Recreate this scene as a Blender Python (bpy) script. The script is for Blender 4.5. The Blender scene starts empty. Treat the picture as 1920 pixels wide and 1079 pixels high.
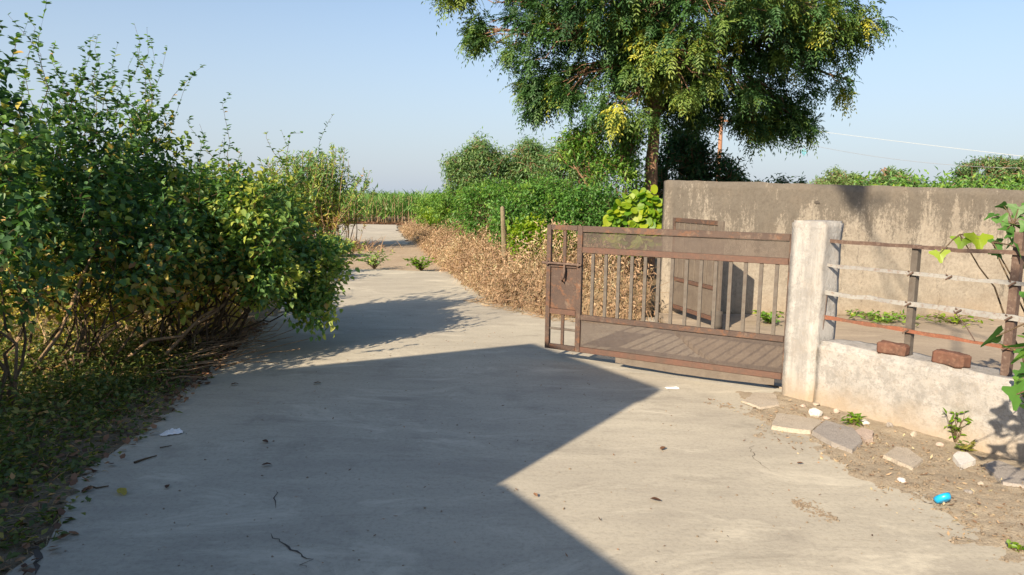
import bpy, bmesh, math
import numpy as np
from mathutils import Vector, Matrix, noise

# ------------------------------------------------------------------ camera, light, exposure
S = bpy.context.scene
COL = S.collection
PW, PH, FPX, HOR, ROLL, CAMH = 1920, 1079, 1371.0, 366.0, 0.95, 1.6
PITCH = math.atan((PH / 2 - HOR) / FPX)
_r = math.radians(ROLL)
_fwd = np.array([0, math.cos(PITCH), -math.sin(PITCH)])
_up0 = np.array([0, math.sin(PITCH), math.cos(PITCH)])
_rt0 = np.array([1.0, 0, 0])
RT = _rt0 * math.cos(_r) + _up0 * math.sin(_r)
UP = -_rt0 * math.sin(_r) + _up0 * math.cos(_r)
cam = bpy.data.cameras.new('camera')
cam.sensor_width = 36.0
cam.lens = 36.0 * FPX / PW
cam.clip_start, cam.clip_end = 0.05, 3000
camo = bpy.data.objects.new('camera', cam)
COL.objects.link(camo)
M = Matrix(((RT[0], UP[0], -_fwd[0], 0), (RT[1], UP[1], -_fwd[1], 0), (RT[2], UP[2], -_fwd[2], CAMH), (0, 0, 0, 1)))
camo.matrix_world = M
S.camera = camo

SUN_AZ, SUN_EL = 32.0, 28.0            # light travels towards azimuth 32 deg right of +Y
world = bpy.data.worlds.new('World')
S.world = world
world.use_nodes = True
wn = world.node_tree.nodes
bg = wn['Background']
sky = wn.new('ShaderNodeTexSky')
sky.sky_type = 'NISHITA'
sky.sun_disc = False
sky.sun_elevation = math.radians(SUN_EL)
sky.sun_rotation = math.radians(180 + SUN_AZ)
sky.air_density, sky.dust_density, sky.ozone_density = 1.0, 1.3, 2.0
# pale haze towards the horizon, the same all round
_s = wn.new('ShaderNodeSeparateXYZ'); _m = wn.new('ShaderNodeMapRange'); _x = wn.new('ShaderNodeMix')
_x.data_type = 'RGBA'; _m.interpolation_type = 'SMOOTHSTEP'
_wl = world.node_tree.links
_tc = wn.new('ShaderNodeTexCoord')
_wl.new(_tc.outputs['Generated'], _s.inputs[0]); _wl.new(_s.outputs[2], _m.inputs[0])
for _i, _v in enumerate((-.05, .42, .85, .0)): _m.inputs[1 + _i].default_value = _v
_wl.new(_m.outputs[0], _x.inputs[0]); _wl.new(sky.outputs[0], _x.inputs[6]); _x.inputs[7].default_value = (3.12, 3.55, 4.2, 1)
_wl.new(_x.outputs[2], bg.inputs[0])
bg.inputs[1].default_value = 0.085
sun = bpy.data.lights.new('sun', 'SUN')
sun.energy, sun.angle, sun.color = 4.6, math.radians(0.5), (1.0, 0.83, 0.62)
suno = bpy.data.objects.new('sun', sun)
COL.objects.link(suno)
_a, _e = math.radians(SUN_AZ), math.radians(SUN_EL)
SUNV = Vector((math.sin(_a) * math.cos(_e), math.cos(_a) * math.cos(_e), -math.sin(_e)))
suno.rotation_euler = SUNV.to_track_quat('-Z', 'Y').to_euler()
S.view_settings.view_transform = 'Standard'
S.view_settings.look = 'None'
S.view_settings.gamma = 1
S.view_settings.use_curve_mapping = False
S.view_settings.exposure = 1.1
S.render.engine = 'CYCLES'
S.cycles.max_bounces = 8
S.cycles.diffuse_bounces = 4
S.cycles.transmission_bounces = 4

def at(px, py, z=0.0):
    d = _fwd + RT * (px - PW / 2) / FPX + UP * (PH / 2 - py) / FPX
    t = (z - CAMH) / d[2]
    return np.array([0, 0, CAMH]) + d * t

def aty(px, py, y):
    d = _fwd + RT * (px - PW / 2) / FPX + UP * (PH / 2 - py) / FPX
    return np.array([0, 0, CAMH]) + d * (y / d[1])

# ------------------------------------------------------------------ materials
class NT:
    def __init__(s, name):
        s.m = bpy.data.materials.new(name); s.m.use_nodes = True
        s.t = s.m.node_tree; s.n = s.t.nodes; s.l = s.t.links
        s.n.clear(); s.out = s.n.new('ShaderNodeOutputMaterial')
        s.co = s.n.new('ShaderNodeTexCoord').outputs['Object']
    def noise(s, scale, detail=4, rough=.6, stretch=(1, 1, 1), dist=0.0, rot=(0, 0, 0), off=(0, 0, 0)):
        mp = s.n.new('ShaderNodeMapping'); mp.inputs['Scale'].default_value = stretch
        mp.inputs['Rotation'].default_value = rot; mp.inputs['Location'].default_value = off
        s.l.new(s.co, mp.inputs[0])
        t = s.n.new('ShaderNodeTexNoise'); t.inputs['Scale'].default_value = scale
        t.inputs['Detail'].default_value = detail; t.inputs['Roughness'].default_value = rough
        t.inputs['Distortion'].default_value = dist
        s.l.new(mp.outputs[0], t.inputs['Vector']); return t.outputs[0]
    def voro(s, scale, feature='F1', stretch=(1, 1, 1)):
        mp = s.n.new('ShaderNodeMapping'); mp.inputs['Scale'].default_value = stretch
        s.l.new(s.co, mp.inputs[0])
        t = s.n.new('ShaderNodeTexVoronoi'); t.feature = feature; t.inputs['Scale'].default_value = scale
        s.l.new(mp.outputs[0], t.inputs['Vector']); return t.outputs[0]
    def ramp(s, f, stops):
        r = s.n.new('ShaderNodeValToRGB'); e = r.color_ramp.elements
        while len(e) > len(stops): e.remove(e[-1])
        while len(e) < len(stops): e.new(.5)
        for i, (p, c) in enumerate(stops):
            e[i].position = p; e[i].color = (c, c, c, 1) if not isinstance(c, (tuple, list)) else (*c, 1)
        s.l.new(f, r.inputs[0]); return r.outputs[0]
    def mix(s, f, a, b, mode='MIX'):
        m = s.n.new('ShaderNodeMix'); m.data_type = 'RGBA'; m.blend_type = mode
        for i, v in ((0, f), (6, a), (7, b)):
            if isinstance(v, (int, float)): m.inputs[i].default_value = v if i == 0 else (v, v, v, 1)
            elif isinstance(v, tuple): m.inputs[i].default_value = (*v, 1)
            else: s.l.new(v, m.inputs[i])
        return m.outputs[2]
    def math(s, op, a, b=0.0, clamp=False):
        m = s.n.new('ShaderNodeMath'); m.operation = op; m.use_clamp = clamp
        for i, v in ((0, a), (1, b)):
            if isinstance(v, (int, float)): m.inputs[i].default_value = v
            else: s.l.new(v, m.inputs[i])
        return m.outputs[0]
    def sep(s):
        x = s.n.new('ShaderNodeSeparateXYZ'); s.l.new(s.co, x.inputs[0]); return x.outputs
    def mapr(s, v, a, b, c=0.0, d=1.0):
        m = s.n.new('ShaderNodeMapRange'); s.l.new(v, m.inputs[0])
        for i, q in enumerate((a, b, c, d)): m.inputs[1 + i].default_value = q
        return m.outputs[0]
    def done(s, col, rough=.85, bump=None, bstr=.4, bdist=.01, metal=0, spec=.3):
        b = s.n.new('ShaderNodeBsdfPrincipled')
        if isinstance(col, tuple): b.inputs['Base Color'].default_value = (*col, 1)
        else: s.l.new(col, b.inputs['Base Color'])
        if isinstance(rough, (int, float)): b.inputs['Roughness'].default_value = rough
        else: s.l.new(rough, b.inputs['Roughness'])
        b.inputs['Metallic'].default_value = metal
        b.inputs['Specular IOR Level'].default_value = spec
        if bump is not None:
            bp = s.n.new('ShaderNodeBump'); bp.inputs['Strength'].default_value = bstr
            bp.inputs['Distance'].default_value = bdist
            s.l.new(bump, bp.inputs['Height']); s.l.new(bp.outputs[0], b.inputs['Normal'])
        s.l.new(b.outputs[0], s.out.inputs[0]); return s.m

def foliage(name, stops, trans=.35, gloss=.035, rough=.5):
    t = NT(name)
    a = t.n.new('ShaderNodeAttribute'); a.attribute_name = 'tint'
    c = t.ramp(a.outputs['Fac'], stops)
    d = t.n.new('ShaderNodeBsdfDiffuse'); tr = t.n.new('ShaderNodeBsdfTranslucent'); g = t.n.new('ShaderNodeBsdfGlossy')
    g.inputs['Roughness'].default_value = rough; g.inputs['Color'].default_value = (.8, .8, .8, 1)
    ct = t.mix(1.0, c, (1.05, 1.2, .5), 'MULTIPLY')
    t.l.new(c, d.inputs[0]); t.l.new(ct, tr.inputs[0])
    m1 = t.n.new('ShaderNodeMixShader'); m1.inputs[0].default_value = trans
    t.l.new(d.outputs[0], m1.inputs[1]); t.l.new(tr.outputs[0], m1.inputs[2])
    m2 = t.n.new('ShaderNodeMixShader'); m2.inputs[0].default_value = gloss
    t.l.new(m1.outputs[0], m2.inputs[1]); t.l.new(g.outputs[0], m2.inputs[2])
    t.l.new(m2.outputs[0], t.out.inputs[0]); return t.m

def concrete_mat(name, light, dark, dusty):
    t = NT(name)
    a = t.noise(.55, 5, .62, dist=.4)
    b = t.noise(2.6, 6, .7, stretch=(.45, 1.6, 1), rot=(0, 0, .25))
    c = t.noise(38, 5, .75)
    st = t.noise(8, 5, .7, stretch=(.35, 1.6, 1), rot=(0, 0, -.2), dist=.6)
    col = t.mix(t.ramp(a, [(.32, 0), (.68, 1)]), dark, light)
    col = t.mix(t.ramp(b, [(.42, 0), (.72, .65)]), col, dusty)
    col = t.mix(t.ramp(st, [(.55, 0), (.75, .3)]), col, tuple(x * .72 for x in dark))
    blot = t.noise(1.3, 6, .72, off=(7, 3, 0))
    col = t.mix(t.ramp(blot, [(.56, 0), (.68, .38)]), col, tuple(x * .62 for x in dark))
    col = t.mix(t.ramp(c, [(.3, .36), (.52, 0)]), col, tuple(x * .5 for x in dark))
    wsh = t.noise(1.1, 7, .75, stretch=(.7, 1.5, 1), off=(11, 5, 0), dist=.8)
    col = t.mix(t.ramp(wsh, [(.54, 0), (.66, .6)]), col, tuple(min(.6, x * 1.22) for x in dusty))
    drk = t.noise(2.2, 7, .78, stretch=(.6, 1.7, 1), off=(3, 8, 2), dist=.5)
    col = t.mix(t.ramp(drk, [(.55, 0), (.70, .45)]), col, tuple(x * .60 for x in dark))
    spk = t.voro(85)
    col = t.mix(t.ramp(spk, [(.06, .45), (.16, 0)]), col, tuple(x * .45 for x in dark))
    h = t.math('ADD', t.math('MULTIPLY', c, .5), t.math('MULTIPLY', st, .4))
    h = t.math('ADD', h, t.math('MULTIPLY', b, .8))
    return t.done(col, .9, h, .55, .008, spec=.2)

MAT = {}
MAT['road'] = concrete_mat('worn_concrete', (.45, .418, .338), (.34, .312, .258), (.495, .458, .37))
MAT['yard'] = concrete_mat('yard_concrete', (.36, .30, .23), (.26, .215, .165), (.40, .335, .25))
def soil(name, a, b, c, sc=1.0):
    t = NT(name)
    n1 = t.noise(1.3 * sc, 6, .65); n2 = t.noise(17 * sc, 6, .75); n3 = t.noise(90 * sc, 3, .7)
    col = t.mix(t.ramp(n1, [(.35, 0), (.65, 1)]), a, b)
    col = t.mix(t.ramp(n2, [(.45, 0), (.7, .8)]), col, c)
    col = t.mix(t.ramp(n3, [(.3, .6), (.5, 0)]), col, tuple(x * .45 for x in a))
    h = t.math('ADD', n2, t.math('MULTIPLY', n3, .5))
    return t.done(col, .95, h, .8, .02, spec=.15)
MAT['soil'] = soil('dry_soil', (.335, .28, .205), (.40, .34, .255), (.28, .225, .16))
MAT['field_soil'] = soil('field_soil', (.20, .15, .09), (.26, .19, .115), (.15, .12, .07), .5)
MAT['track'] = soil('track_dust', (.38, .295, .205), (.44, .355, .255), (.33, .25, .17), .8)
MAT['dark_soil'] = soil('leafy_soil', (.19, .155, .105), (.25, .20, .135), (.13, .105, .07))

def wall_mat():
    t = NT('mildewed_plaster'); z = t.sep()[2]
    base = t.mix(t.ramp(t.noise(1.6, 6, .7), [(.35, 0), (.65, 1)]), (.25, .225, .185), (.325, .295, .245))
    fine = t.noise(24, 6, .8)
    base = t.mix(t.ramp(fine, [(.38, .40), (.54, 0)]), base, (.13, .105, .08))
    mid = t.noise(7, 7, .8, off=(1, 5, 9))
    base = t.mix(t.ramp(mid, [(.48, 0), (.70, .42)]), base, (.125, .10, .078))
    pale = t.noise(9, 5, .75, stretch=(1, 1, .6), off=(4, 0, 2))
    base = t.mix(t.ramp(pale, [(.55, 0), (.68, .6)]), base, (.36, .315, .25))
    streak = t.noise(3.0, 6, .75, stretch=(1.6, 1.6, .30))
    topf = t.mapr(z, .75, 1.85)
    grain = t.noise(30, 7, .85, stretch=(1, 1, .55), off=(6, 1, 2))
    big = t.noise(.9, 4, .65, stretch=(1, 1, .5), off=(2.3, 0, 0))
    k = t.math('ADD', t.math('MULTIPLY', grain, .62), t.math('MULTIPLY', topf, .23))
    k = t.math('ADD', k, t.math('MULTIPLY', big, .36)); k = t.math('ADD', k, t.math('MULTIPLY', streak, .72))
    base = t.mix(t.ramp(k, [(.92, 0), (1.20, .66)]), base, (.068, .060, .052))
    base = t.mix(t.ramp(t.noise(4.5, 4, .6, stretch=(2.2, 2.2, .07), off=(1, 2, 0)), [(.60, 0), (.78, .30)]), base, (.11, .09, .07))
    low = t.mapr(z, .42, .0)
    kl = t.math('MULTIPLY', t.math('ADD', low, t.math('SUBTRACT', t.noise(3, 5), .5)), .45, True)
    base = t.mix(kl, base, (.30, .225, .15))
    crack = t.voro(.55, 'DISTANCE_TO_EDGE', stretch=(1, 1, .6))
    h = t.math('ADD', fine, t.math('MULTIPLY', pale, .7))
    return t.done(base, .95, h, .7, .012, spec=.15)
MAT['wall'] = wall_mat()

def lime_mat(name, white, grey, blot, streaky):
    t = NT(name)
    if streaky:
        n = t.noise(3.6, 4, .6, stretch=(2.6, 2.6, .13)); n2 = t.noise(14, 5, .75, stretch=(1.6, 1.6, .5))
    else:
        n = t.noise(3.2, 6, .72); n2 = t.noise(20, 6, .8)
    col = t.mix(t.ramp(n, [(.40, 0), (.62, 1)]), white, grey)
    col = t.mix(t.ramp(n2, [(.50, 0), (.60, blot)]), col, tuple(x * .62 for x in grey))
    pk = t.noise(5.5, 8, .82, off=(8, 2, 5))
    col = t.mix(t.ramp(pk, [(.50, 0), (.55, .55)]), col, tuple(x * .74 for x in grey))
    p = t.noise(7, 6, .8, off=(3, 9, 1))
    col = t.mix(t.ramp(p, [(.60, 0), (.66, .55)]), col, (.36, .32, .27))
    z = t.sep()[2]
    low = t.math('MULTIPLY', t.math('ADD', t.mapr(z, .24, .0), t.math('MULTIPLY', t.math('SUBTRACT', t.noise(6, 5), .5), 1.2)), .8, True)
    col = t.mix(low, col, (.36, .285, .20))
    fine = t.noise(55, 4, .8)
    col = t.mix(t.ramp(fine, [(.34, .4), (.48, 0)]), col, (.32, .28, .23))
    h = t.math('ADD', t.math('MULTIPLY', n2, .8), fine)
    return t.done(col, .92, h, .7, .008, spec=.15)
MAT['lime'] = lime_mat('lime_wash', (.395, .385, .37), (.30, .292, .277), .55, False)
MAT['pillar'] = lime_mat('pillar_wash', (.43, .425, .41), (.315, .31, .30), .35, True)

def metal_mat(name, a, b, c, rough=.6, sc=1.0, spec=.35):
    t = NT(name)
    n = t.noise(7 * sc, 6, .7); n2 = t.noise(40 * sc, 5, .75)
    col = t.mix(t.ramp(n, [(.40, 0), (.62, 1)]), a, b)
    col = t.mix(t.ramp(n2, [(.5, 0), (.68, .8)]), col, c)
    return t.done(col, rough, n2, .5, .003, spec=spec)
def gate_paint(name, a, b, rust_, dust_):
    t = NT(name)
    n = t.noise(2.2, 6, .75); r1 = t.noise(9, 7, .8, off=(3, 1, 4)); f = t.noise(60, 4, .8)
    col = t.mix(t.ramp(n, [(.35, 0), (.65, 1)]), a, b)
    col = t.mix(t.ramp(r1, [(.52, 0), (.60, .85)]), col, rust_)
    col = t.mix(t.ramp(t.noise(5, 6, .8, off=(9, 9, 1)), [(.56, 0), (.66, .6)]), col, dust_)
    col = t.mix(t.ramp(f, [(.30, .6), (.46, 0)]), col, (.03, .022, .02))
    return t.done(col, .62, t.math('ADD', f, r1), .6, .004, spec=.3)
MAT['gate'] = gate_paint('rusty_brown_paint', (.062, .044, .038), (.098, .066, .052), (.155, .078, .045), (.19, .145, .11))
MAT['gate_red'] = metal_mat('rusty_red_paint', (.115, .060, .044), (.088, .058, .045), (.15, .082, .055), .6)
MAT['bar'] = metal_mat('dull_steel_bar', (.095, .082, .07), (.13, .115, .098), (.09, .068, .054), .55)
MAT['mesh'] = metal_mat('mesh_wire', (.125, .10, .085), (.10, .08, .07), (.155, .125, .105), .6)
MAT['sheet'] = metal_mat('grey_brown_sheet', (.12, .10, .082), (.155, .13, .105), (.10, .078, .062), .6, .6)
MAT['rust'] = metal_mat('rust', (.22, .085, .05), (.15, .075, .05), (.30, .13, .075), .85)
MAT['flake'] = metal_mat('flaking_pale_paint', (.235, .235, .23), (.30, .30, .285), (.17, .10, .07), .8)
MAT['darkpost'] = metal_mat('dark_post_rust', (.085, .055, .045), (.12, .08, .06), (.20, .15, .12), .7)
MAT['brick'] = metal_mat('old_brick', (.155, .078, .056), (.11, .066, .05), (.21, .125, .09), .95, .9, .1)
MAT['slab'] = soil('stone_slab', (.44, .385, .31), (.50, .445, .37), (.38, .33, .27), 1.5)
MAT['slab_grey'] = soil('grey_slab', (.33, .305, .28), (.38, .35, .32), (.29, .265, .245), 1.5)
MAT['slab_pink'] = soil('pink_slab', (.50, .40, .335), (.55, .45, .38), (.44, .35, .29), 1.5)
MAT['white_stone'] = soil('white_stone', (.74, .72, .68), (.78, .76, .72), (.66, .63, .58), 2)
MAT['gravel'] = soil('gravel', (.34, .27, .195), (.42, .345, .26), (.26, .20, .145), 4)
MAT['paper'] = NT('white_plastic').done((.78, .78, .77), .45)
MAT['blue'] = NT('blue_plastic').done((.01, .34, .66), .35, spec=.5)
def bark(name, a, b):
    t = NT(name)
    n = t.noise(9, 6, .7, stretch=(1, 1, .25)); n2 = t.noise(40, 4, .7, stretch=(1, 1, .4))
    return t.done(t.mix(t.ramp(n, [(.38, 0), (.62, 1)]), a, b), .95, t.math('ADD', n, n2), .9, .02, spec=.1)
MAT['bark'] = bark('neem_bark', (.16, .095, .06), (.30, .185, .12))
MAT['stem'] = bark('shrub_stem', (.085, .062, .042), (.15, .11, .07))
MAT['dry_stem'] = bark('dry_stem', (.25, .17, .10), (.36, .255, .16))
MAT['post_wood'] = bark('weathered_post', (.15, .125, .08), (.24, .20, .135))
MAT['redpole'] = bark('reddish_pole', (.30, .16, .10), (.40, .24, .165))
MAT['crack'] = NT('crack_line').done((.085, .075, .065), 1.0)
MAT['wire'] = NT('bare_wire').done((.50, .51, .48), .5)
MAT['dark_wire'] = NT('dark_wire').done((.25, .26, .28), .5)
MAT['house'] = soil('house_plaster', (.50, .44, .36), (.56, .5, .42), (.44, .38, .31), .5)
MAT['window'] = NT('window_glass').done((.03, .035, .04), .15)

MAT['shrub_leaf'] = foliage('shrub_leaf', [(0, (0.049, 0.105, 0.058)), (0.35, (0.083, 0.186, 0.068)), (0.62, (0.168, 0.302, 0.076)), (0.8, (0.41, 0.465, 0.08)), (0.93, (0.551, 0.44, 0.11)), (1, (0.551, 0.278, 0.127))], 0.42, .03, .5)
MAT['neem_leaf'] = foliage('neem_leaf', [(0, (0.025, 0.067, 0.031)), (0.4, (0.062, 0.145, 0.043)), (0.65, (0.176, 0.252, 0.049)), (0.85, (0.414, 0.397, 0.056)), (1, (0.511, 0.552, 0.084))], 0.3, .025, .5)
MAT['bush_leaf'] = foliage('bush_leaf', [(0, (0.04, 0.11, 0.025)), (0.5, (0.1, 0.247, 0.045)), (0.8, (0.202, 0.347, 0.048)), (1, (0.381, 0.403, 0.055))], 0.42, .03, .5)
MAT['acacia_leaf'] = foliage('acacia_leaf', [(0, (0.072, 0.144, 0.069)), (0.5, (0.152, 0.276, 0.11)), (1, (0.301, 0.399, 0.144))], 0.45, .03, .5)
MAT['dark_leaf'] = foliage('dark_leaf', [(0, (0.024, 0.061, 0.033)), (0.6, (0.051, 0.124, 0.051)), (1, (0.128, 0.197, 0.061))], 0.35, .02, .5)
MAT['lime_leaf'] = foliage('lime_leaf', [(0, (.10, .23, .012)), (.5, (.27, .37, .015)), (1, (.46, .46, .035))], .45)
MAT['cane_leaf'] = foliage('cane_leaf', [(0, (0.062, 0.14, 0.039)), (0.5, (0.149, 0.294, 0.073)), (0.85, (0.316, 0.456, 0.134)), (1, (0.596, 0.588, 0.268))], 0.5, .03, .5)
MAT['dry_leaf'] = foliage('dry_leaf', [(0, (0.177, 0.105, 0.066)), (0.4, (0.368, 0.238, 0.149)), (0.75, (0.543, 0.384, 0.249)), (1, (0.583, 0.517, 0.33))], 0.3, .03, .6)
MAT['gold_leaf'] = foliage('gold_leaf', [(0, (0.118, 0.136, 0.03)), (0.3, (0.331, 0.291, 0.05)), (0.6, (0.62, 0.483, 0.123)), (1, (0.62, 0.533, 0.273))], 0.55, .03, .6)
MAT['brown_leaf'] = foliage('brown_leaf', [(0, (.06, .03, .018)), (.5, (.19, .095, .05)), (1, (.36, .20, .11))], .15, .04, .6)
MAT['weed_leaf'] = foliage('weed_leaf', [(0, (0.053, 0.097, 0.028)), (0.6, (0.132, 0.176, 0.039)), (0.9, (0.338, 0.299, 0.071)), (1, (0.6, 0.343, 0.14))], 0.4)

# ------------------------------------------------------------------ mesh helpers
def tag(o, label=None, cat=None, group=None, kind=None):
    if label: o['label'] = label
    if cat: o['category'] = cat
    if group: o['group'] = group
    if kind: o['kind'] = kind
    return o

def link(name, me, parent=None, loc=None):
    o = bpy.data.objects.new(name, me); COL.objects.link(o)
    if parent is not None: o.parent = parent
    if loc is not None: o.location = loc
    return o

def mesh(name, V, F, mat, tint=None, smooth=False):
    me = bpy.data.meshes.new(name)
    V = np.asarray(V, dtype=np.float32).reshape(-1, 3)
    if isinstance(F, np.ndarray):
        n, k = F.shape
        me.vertices.add(len(V)); me.vertices.foreach_set('co', V.ravel())
        me.loops.add(n * k); me.loops.foreach_set('vertex_index', F.astype(np.int32).ravel())
        me.polygons.add(n); me.polygons.foreach_set('loop_start', np.arange(0, n * k, k, dtype=np.int32))
        me.update(calc_edges=True)
    else:
        me.from_pydata([tuple(map(float, v)) for v in V], [], [list(map(int, f)) for f in F]); me.update()
    if tint is not None:
        at_ = me.attributes.new('tint', 'FLOAT', 'POINT'); at_.data.foreach_set('value', np.asarray(tint, np.float32))
    if smooth: me.polygons.foreach_set('use_smooth', np.ones(len(me.polygons), bool))
    me.materials.append(mat)
    return me

def empty(name, loc, label=None, cat=None, group=None, rz=0.0):
    o = bpy.data.objects.new(name, None); COL.objects.link(o)
    o.location = loc; o.rotation_euler = (0, 0, rz); o.empty_display_size = .1
    return tag(o, label, cat, group)

BOXF = [[0, 3, 2, 1], [4, 5, 6, 7], [0, 1, 5, 4], [1, 2, 6, 5], [2, 3, 7, 6], [3, 0, 4, 7]]
def boxv(x0, x1, y0, y1, z0, z1):
    return [(x0, y0, z0), (x1, y0, z0), (x1, y1, z0), (x0, y1, z0), (x0, y0, z1), (x1, y0, z1), (x1, y1, z1), (x0, y1, z1)]
def box(name, b, mat, parent=None, bevel=0.0):
    me = mesh(name, boxv(*b), BOXF, mat)
    if bevel:
        bm = bmesh.new(); bm.from_mesh(me)
        bmesh.ops.bevel(bm, geom=list(bm.edges), offset=bevel, segments=1, affect='EDGES'); bm.to_mesh(me); bm.free()
    return link(name, me, parent)

def rough_box(name, b, mat, parent=None, cell=.08, amp=.006, bevel=.012, freq=6, seed=0, smooth=True):
    """box cut into cells, edges rounded and surface made uneven"""
    bm = bmesh.new()
    x0, x1, y0, y1, z0, z1 = b
    bmesh.ops.create_cube(bm, size=1)
    for v in bm.verts:
        v.co = Vector(((x0 + x1) / 2 + v.co.x * (x1 - x0), (y0 + y1) / 2 + v.co.y * (y1 - y0), (z0 + z1) / 2 + v.co.z * (z1 - z0)))
    bmesh.ops.bevel(bm, geom=list(bm.edges), offset=bevel, segments=2, affect='EDGES')
    for ax, (a, c) in enumerate(((x0, x1), (y0, y1), (z0, z1))):
        n = max(1, int((c - a) / cell))
        for i in range(1, n):
            p = [0, 0, 0]; p[ax] = a + (c - a) * i / n; no = [0, 0, 0]; no[ax] = 1
            bmesh.ops.bisect_plane(bm, geom=list(bm.verts) + list(bm.edges) + list(bm.faces), plane_co=p, plane_no=no)
    so = Vector((seed * 7.3, seed * 3.1, seed * 5.7))
    for v in bm.verts:
        q = v.co * freq + so
        d = noise.noise_vector(q) * amp + noise.noise_vector(q * 3.1) * amp * .5
        v.co += d
    me = bpy.data.meshes.new(name); bm.to_mesh(me); bm.free()
    me.materials.append(mat)
    if smooth: me.polygons.foreach_set('use_smooth', np.ones(len(me.polygons), bool))
    return link(name, me, parent)

def tubes(polys, sides=5):
    """polys: list of (points Nx3, radii N) -> V, F(quads, ndarray)"""
    VV, FF, off = [], [], 0
    for P, R in polys:
        P = np.asarray(P, float); R = np.asarray(R, float); n = len(P)
        T = np.gradient(P, axis=0); T /= np.linalg.norm(T, axis=1)[:, None] + 1e-9
        ref = np.where(np.abs(T[:, 2:3]) > .9, np.array([[1., 0, 0]]), np.array([[0., 0, 1]]))
        A = np.cross(T, ref); A /= np.linalg.norm(A, axis=1)[:, None] + 1e-9
        B = np.cross(T, A)
        th = np.arange(sides) * 2 * math.pi / sides
        ring = P[:, None] + (A[:, None] * np.cos(th)[None, :, None] + B[:, None] * np.sin(th)[None, :, None]) * R[:, None, None]
        VV.append(ring.reshape(-1, 3))
        i = np.arange(n - 1)[:, None] * sides; j = np.arange(sides)[None]; j2 = (j + 1) % sides
        FF.append(np.stack([i + j, i + j2, i + sides + j2, i + sides + j], -1).reshape(-1, 4) + off)
        off += n * sides
    return np.concatenate(VV), np.concatenate(FF)

def unit(a): return a / (np.linalg.norm(a, axis=-1, keepdims=True) + 1e-9)

def leaf_cards(P, D, N, L, W, tint, fold=.18, full=False, curl=.12):
    """leaf blades from base P along D with up-normal N; two folded halves"""
    n = len(P); D = unit(D); Sd = unit(np.cross(D, N)); N = np.cross(Sd, D)
    L = np.broadcast_to(L, (n,))[:, None]; W = np.broadcast_to(W, (n,))[:, None]
    f = N * W * fold
    if full:
        v = [P, P + D * L * .28 + Sd * W * .5 + f, P + D * L * .68 + Sd * W * .36 + f * .8 - N * L * curl * .4, P + D * L - N * L * curl,
             P + D * L * .68 - Sd * W * .36 + f * .8 - N * L * curl * .4, P + D * L * .28 - Sd * W * .5 + f]
        V = np.stack(v, 1).reshape(-1, 3); k = 6
        F = np.array([[0, 1, 2, 3], [0, 3, 4, 5]])
    else:
        v = [P, P + D * L * .42 + Sd * W * .5 + f, P + D * L - N * L * curl, P + D * L * .42 - Sd * W * .5 + f]
        V = np.stack(v, 1).reshape(-1, 3); k = 4
        F = np.array([[0, 1, 2], [0, 2, 3]])
    F = (F[None] + (np.arange(n) * k)[:, None, None]).reshape(-1, F.shape[1])
    return V, F, np.repeat(np.broadcast_to(tint, (n,)), k)

def blades(P, D, L, W, tint, droop, rng, seg=3):
    """grass blades: tapered strips bending towards the ground"""
    n = len(P); D = unit(D); side = unit(np.cross(D, np.array([0, 0, 1.]) + rng.normal(0, .35, (n, 3))))
    L = np.broadcast_to(L, (n,))[:, None]; W = np.broadcast_to(W, (n,))[:, None]; droop = np.broadcast_to(droop, (n,))[:, None]
    vs = []
    for i in range(seg + 1):
        t = i / seg
        c = P + D * L * t; c = c - np.array([0, 0, 1.]) * L * droop * t * t
        w = W * (1 - t) ** .7 * .5 + W * .03
        vs += [c + side * w, c - side * w]
    V = np.stack(vs, 1).reshape(-1, 3); k = 2 * (seg + 1)
    F = np.array([[2 * i, 2 * i + 1, 2 * i + 3, 2 * i + 2] for i in range(seg)])
    F = (F[None] + (np.arange(n) * k)[:, None, None]).reshape(-1, 4)
    return V, F, np.repeat(np.broadcast_to(tint, (n,)), k)

def cat(parts):
    V, F, T, o = [], [], [], 0
    for v, f, t in parts:
        V.append(v); F.append(f + o); T.append(t); o += len(v)
    return np.concatenate(V), np.concatenate(F), np.concatenate(T)

def rand_dir(rng, n):
    return unit(rng.normal(0, 1, (n, 3)))

def sample_blobs(rng, blobs, n, shell=.55):
    b = np.array(blobs, float)
    w = b[:, 3] * b[:, 4] * b[:, 5]; w = w ** .8; w /= w.sum()
    i = rng.choice(len(b), n, p=w)
    r = rng.random(n) ** (1 / 3.) * (1 - shell) + shell * (rng.random(n) ** .15)
    return b[i, :3] + rand_dir(rng, n) * b[i, 3:6] * r[:, None], i

def branch(rng, a, b, n=5, wob=.06, sag=0.0, lift=0.25):
    a = np.asarray(a, float); b = np.asarray(b, float); t = np.linspace(0, 1, n)[:, None]
    L = np.linalg.norm(b - a); P = a + (b - a) * t
    P[:, 2:3] += (lift * L) * (np.sin(t * math.pi) * .5) - sag * L * t * t
    P[1:-1] += rng.normal(0, wob * L, (n - 2, 3)) * .5
    return P

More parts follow.
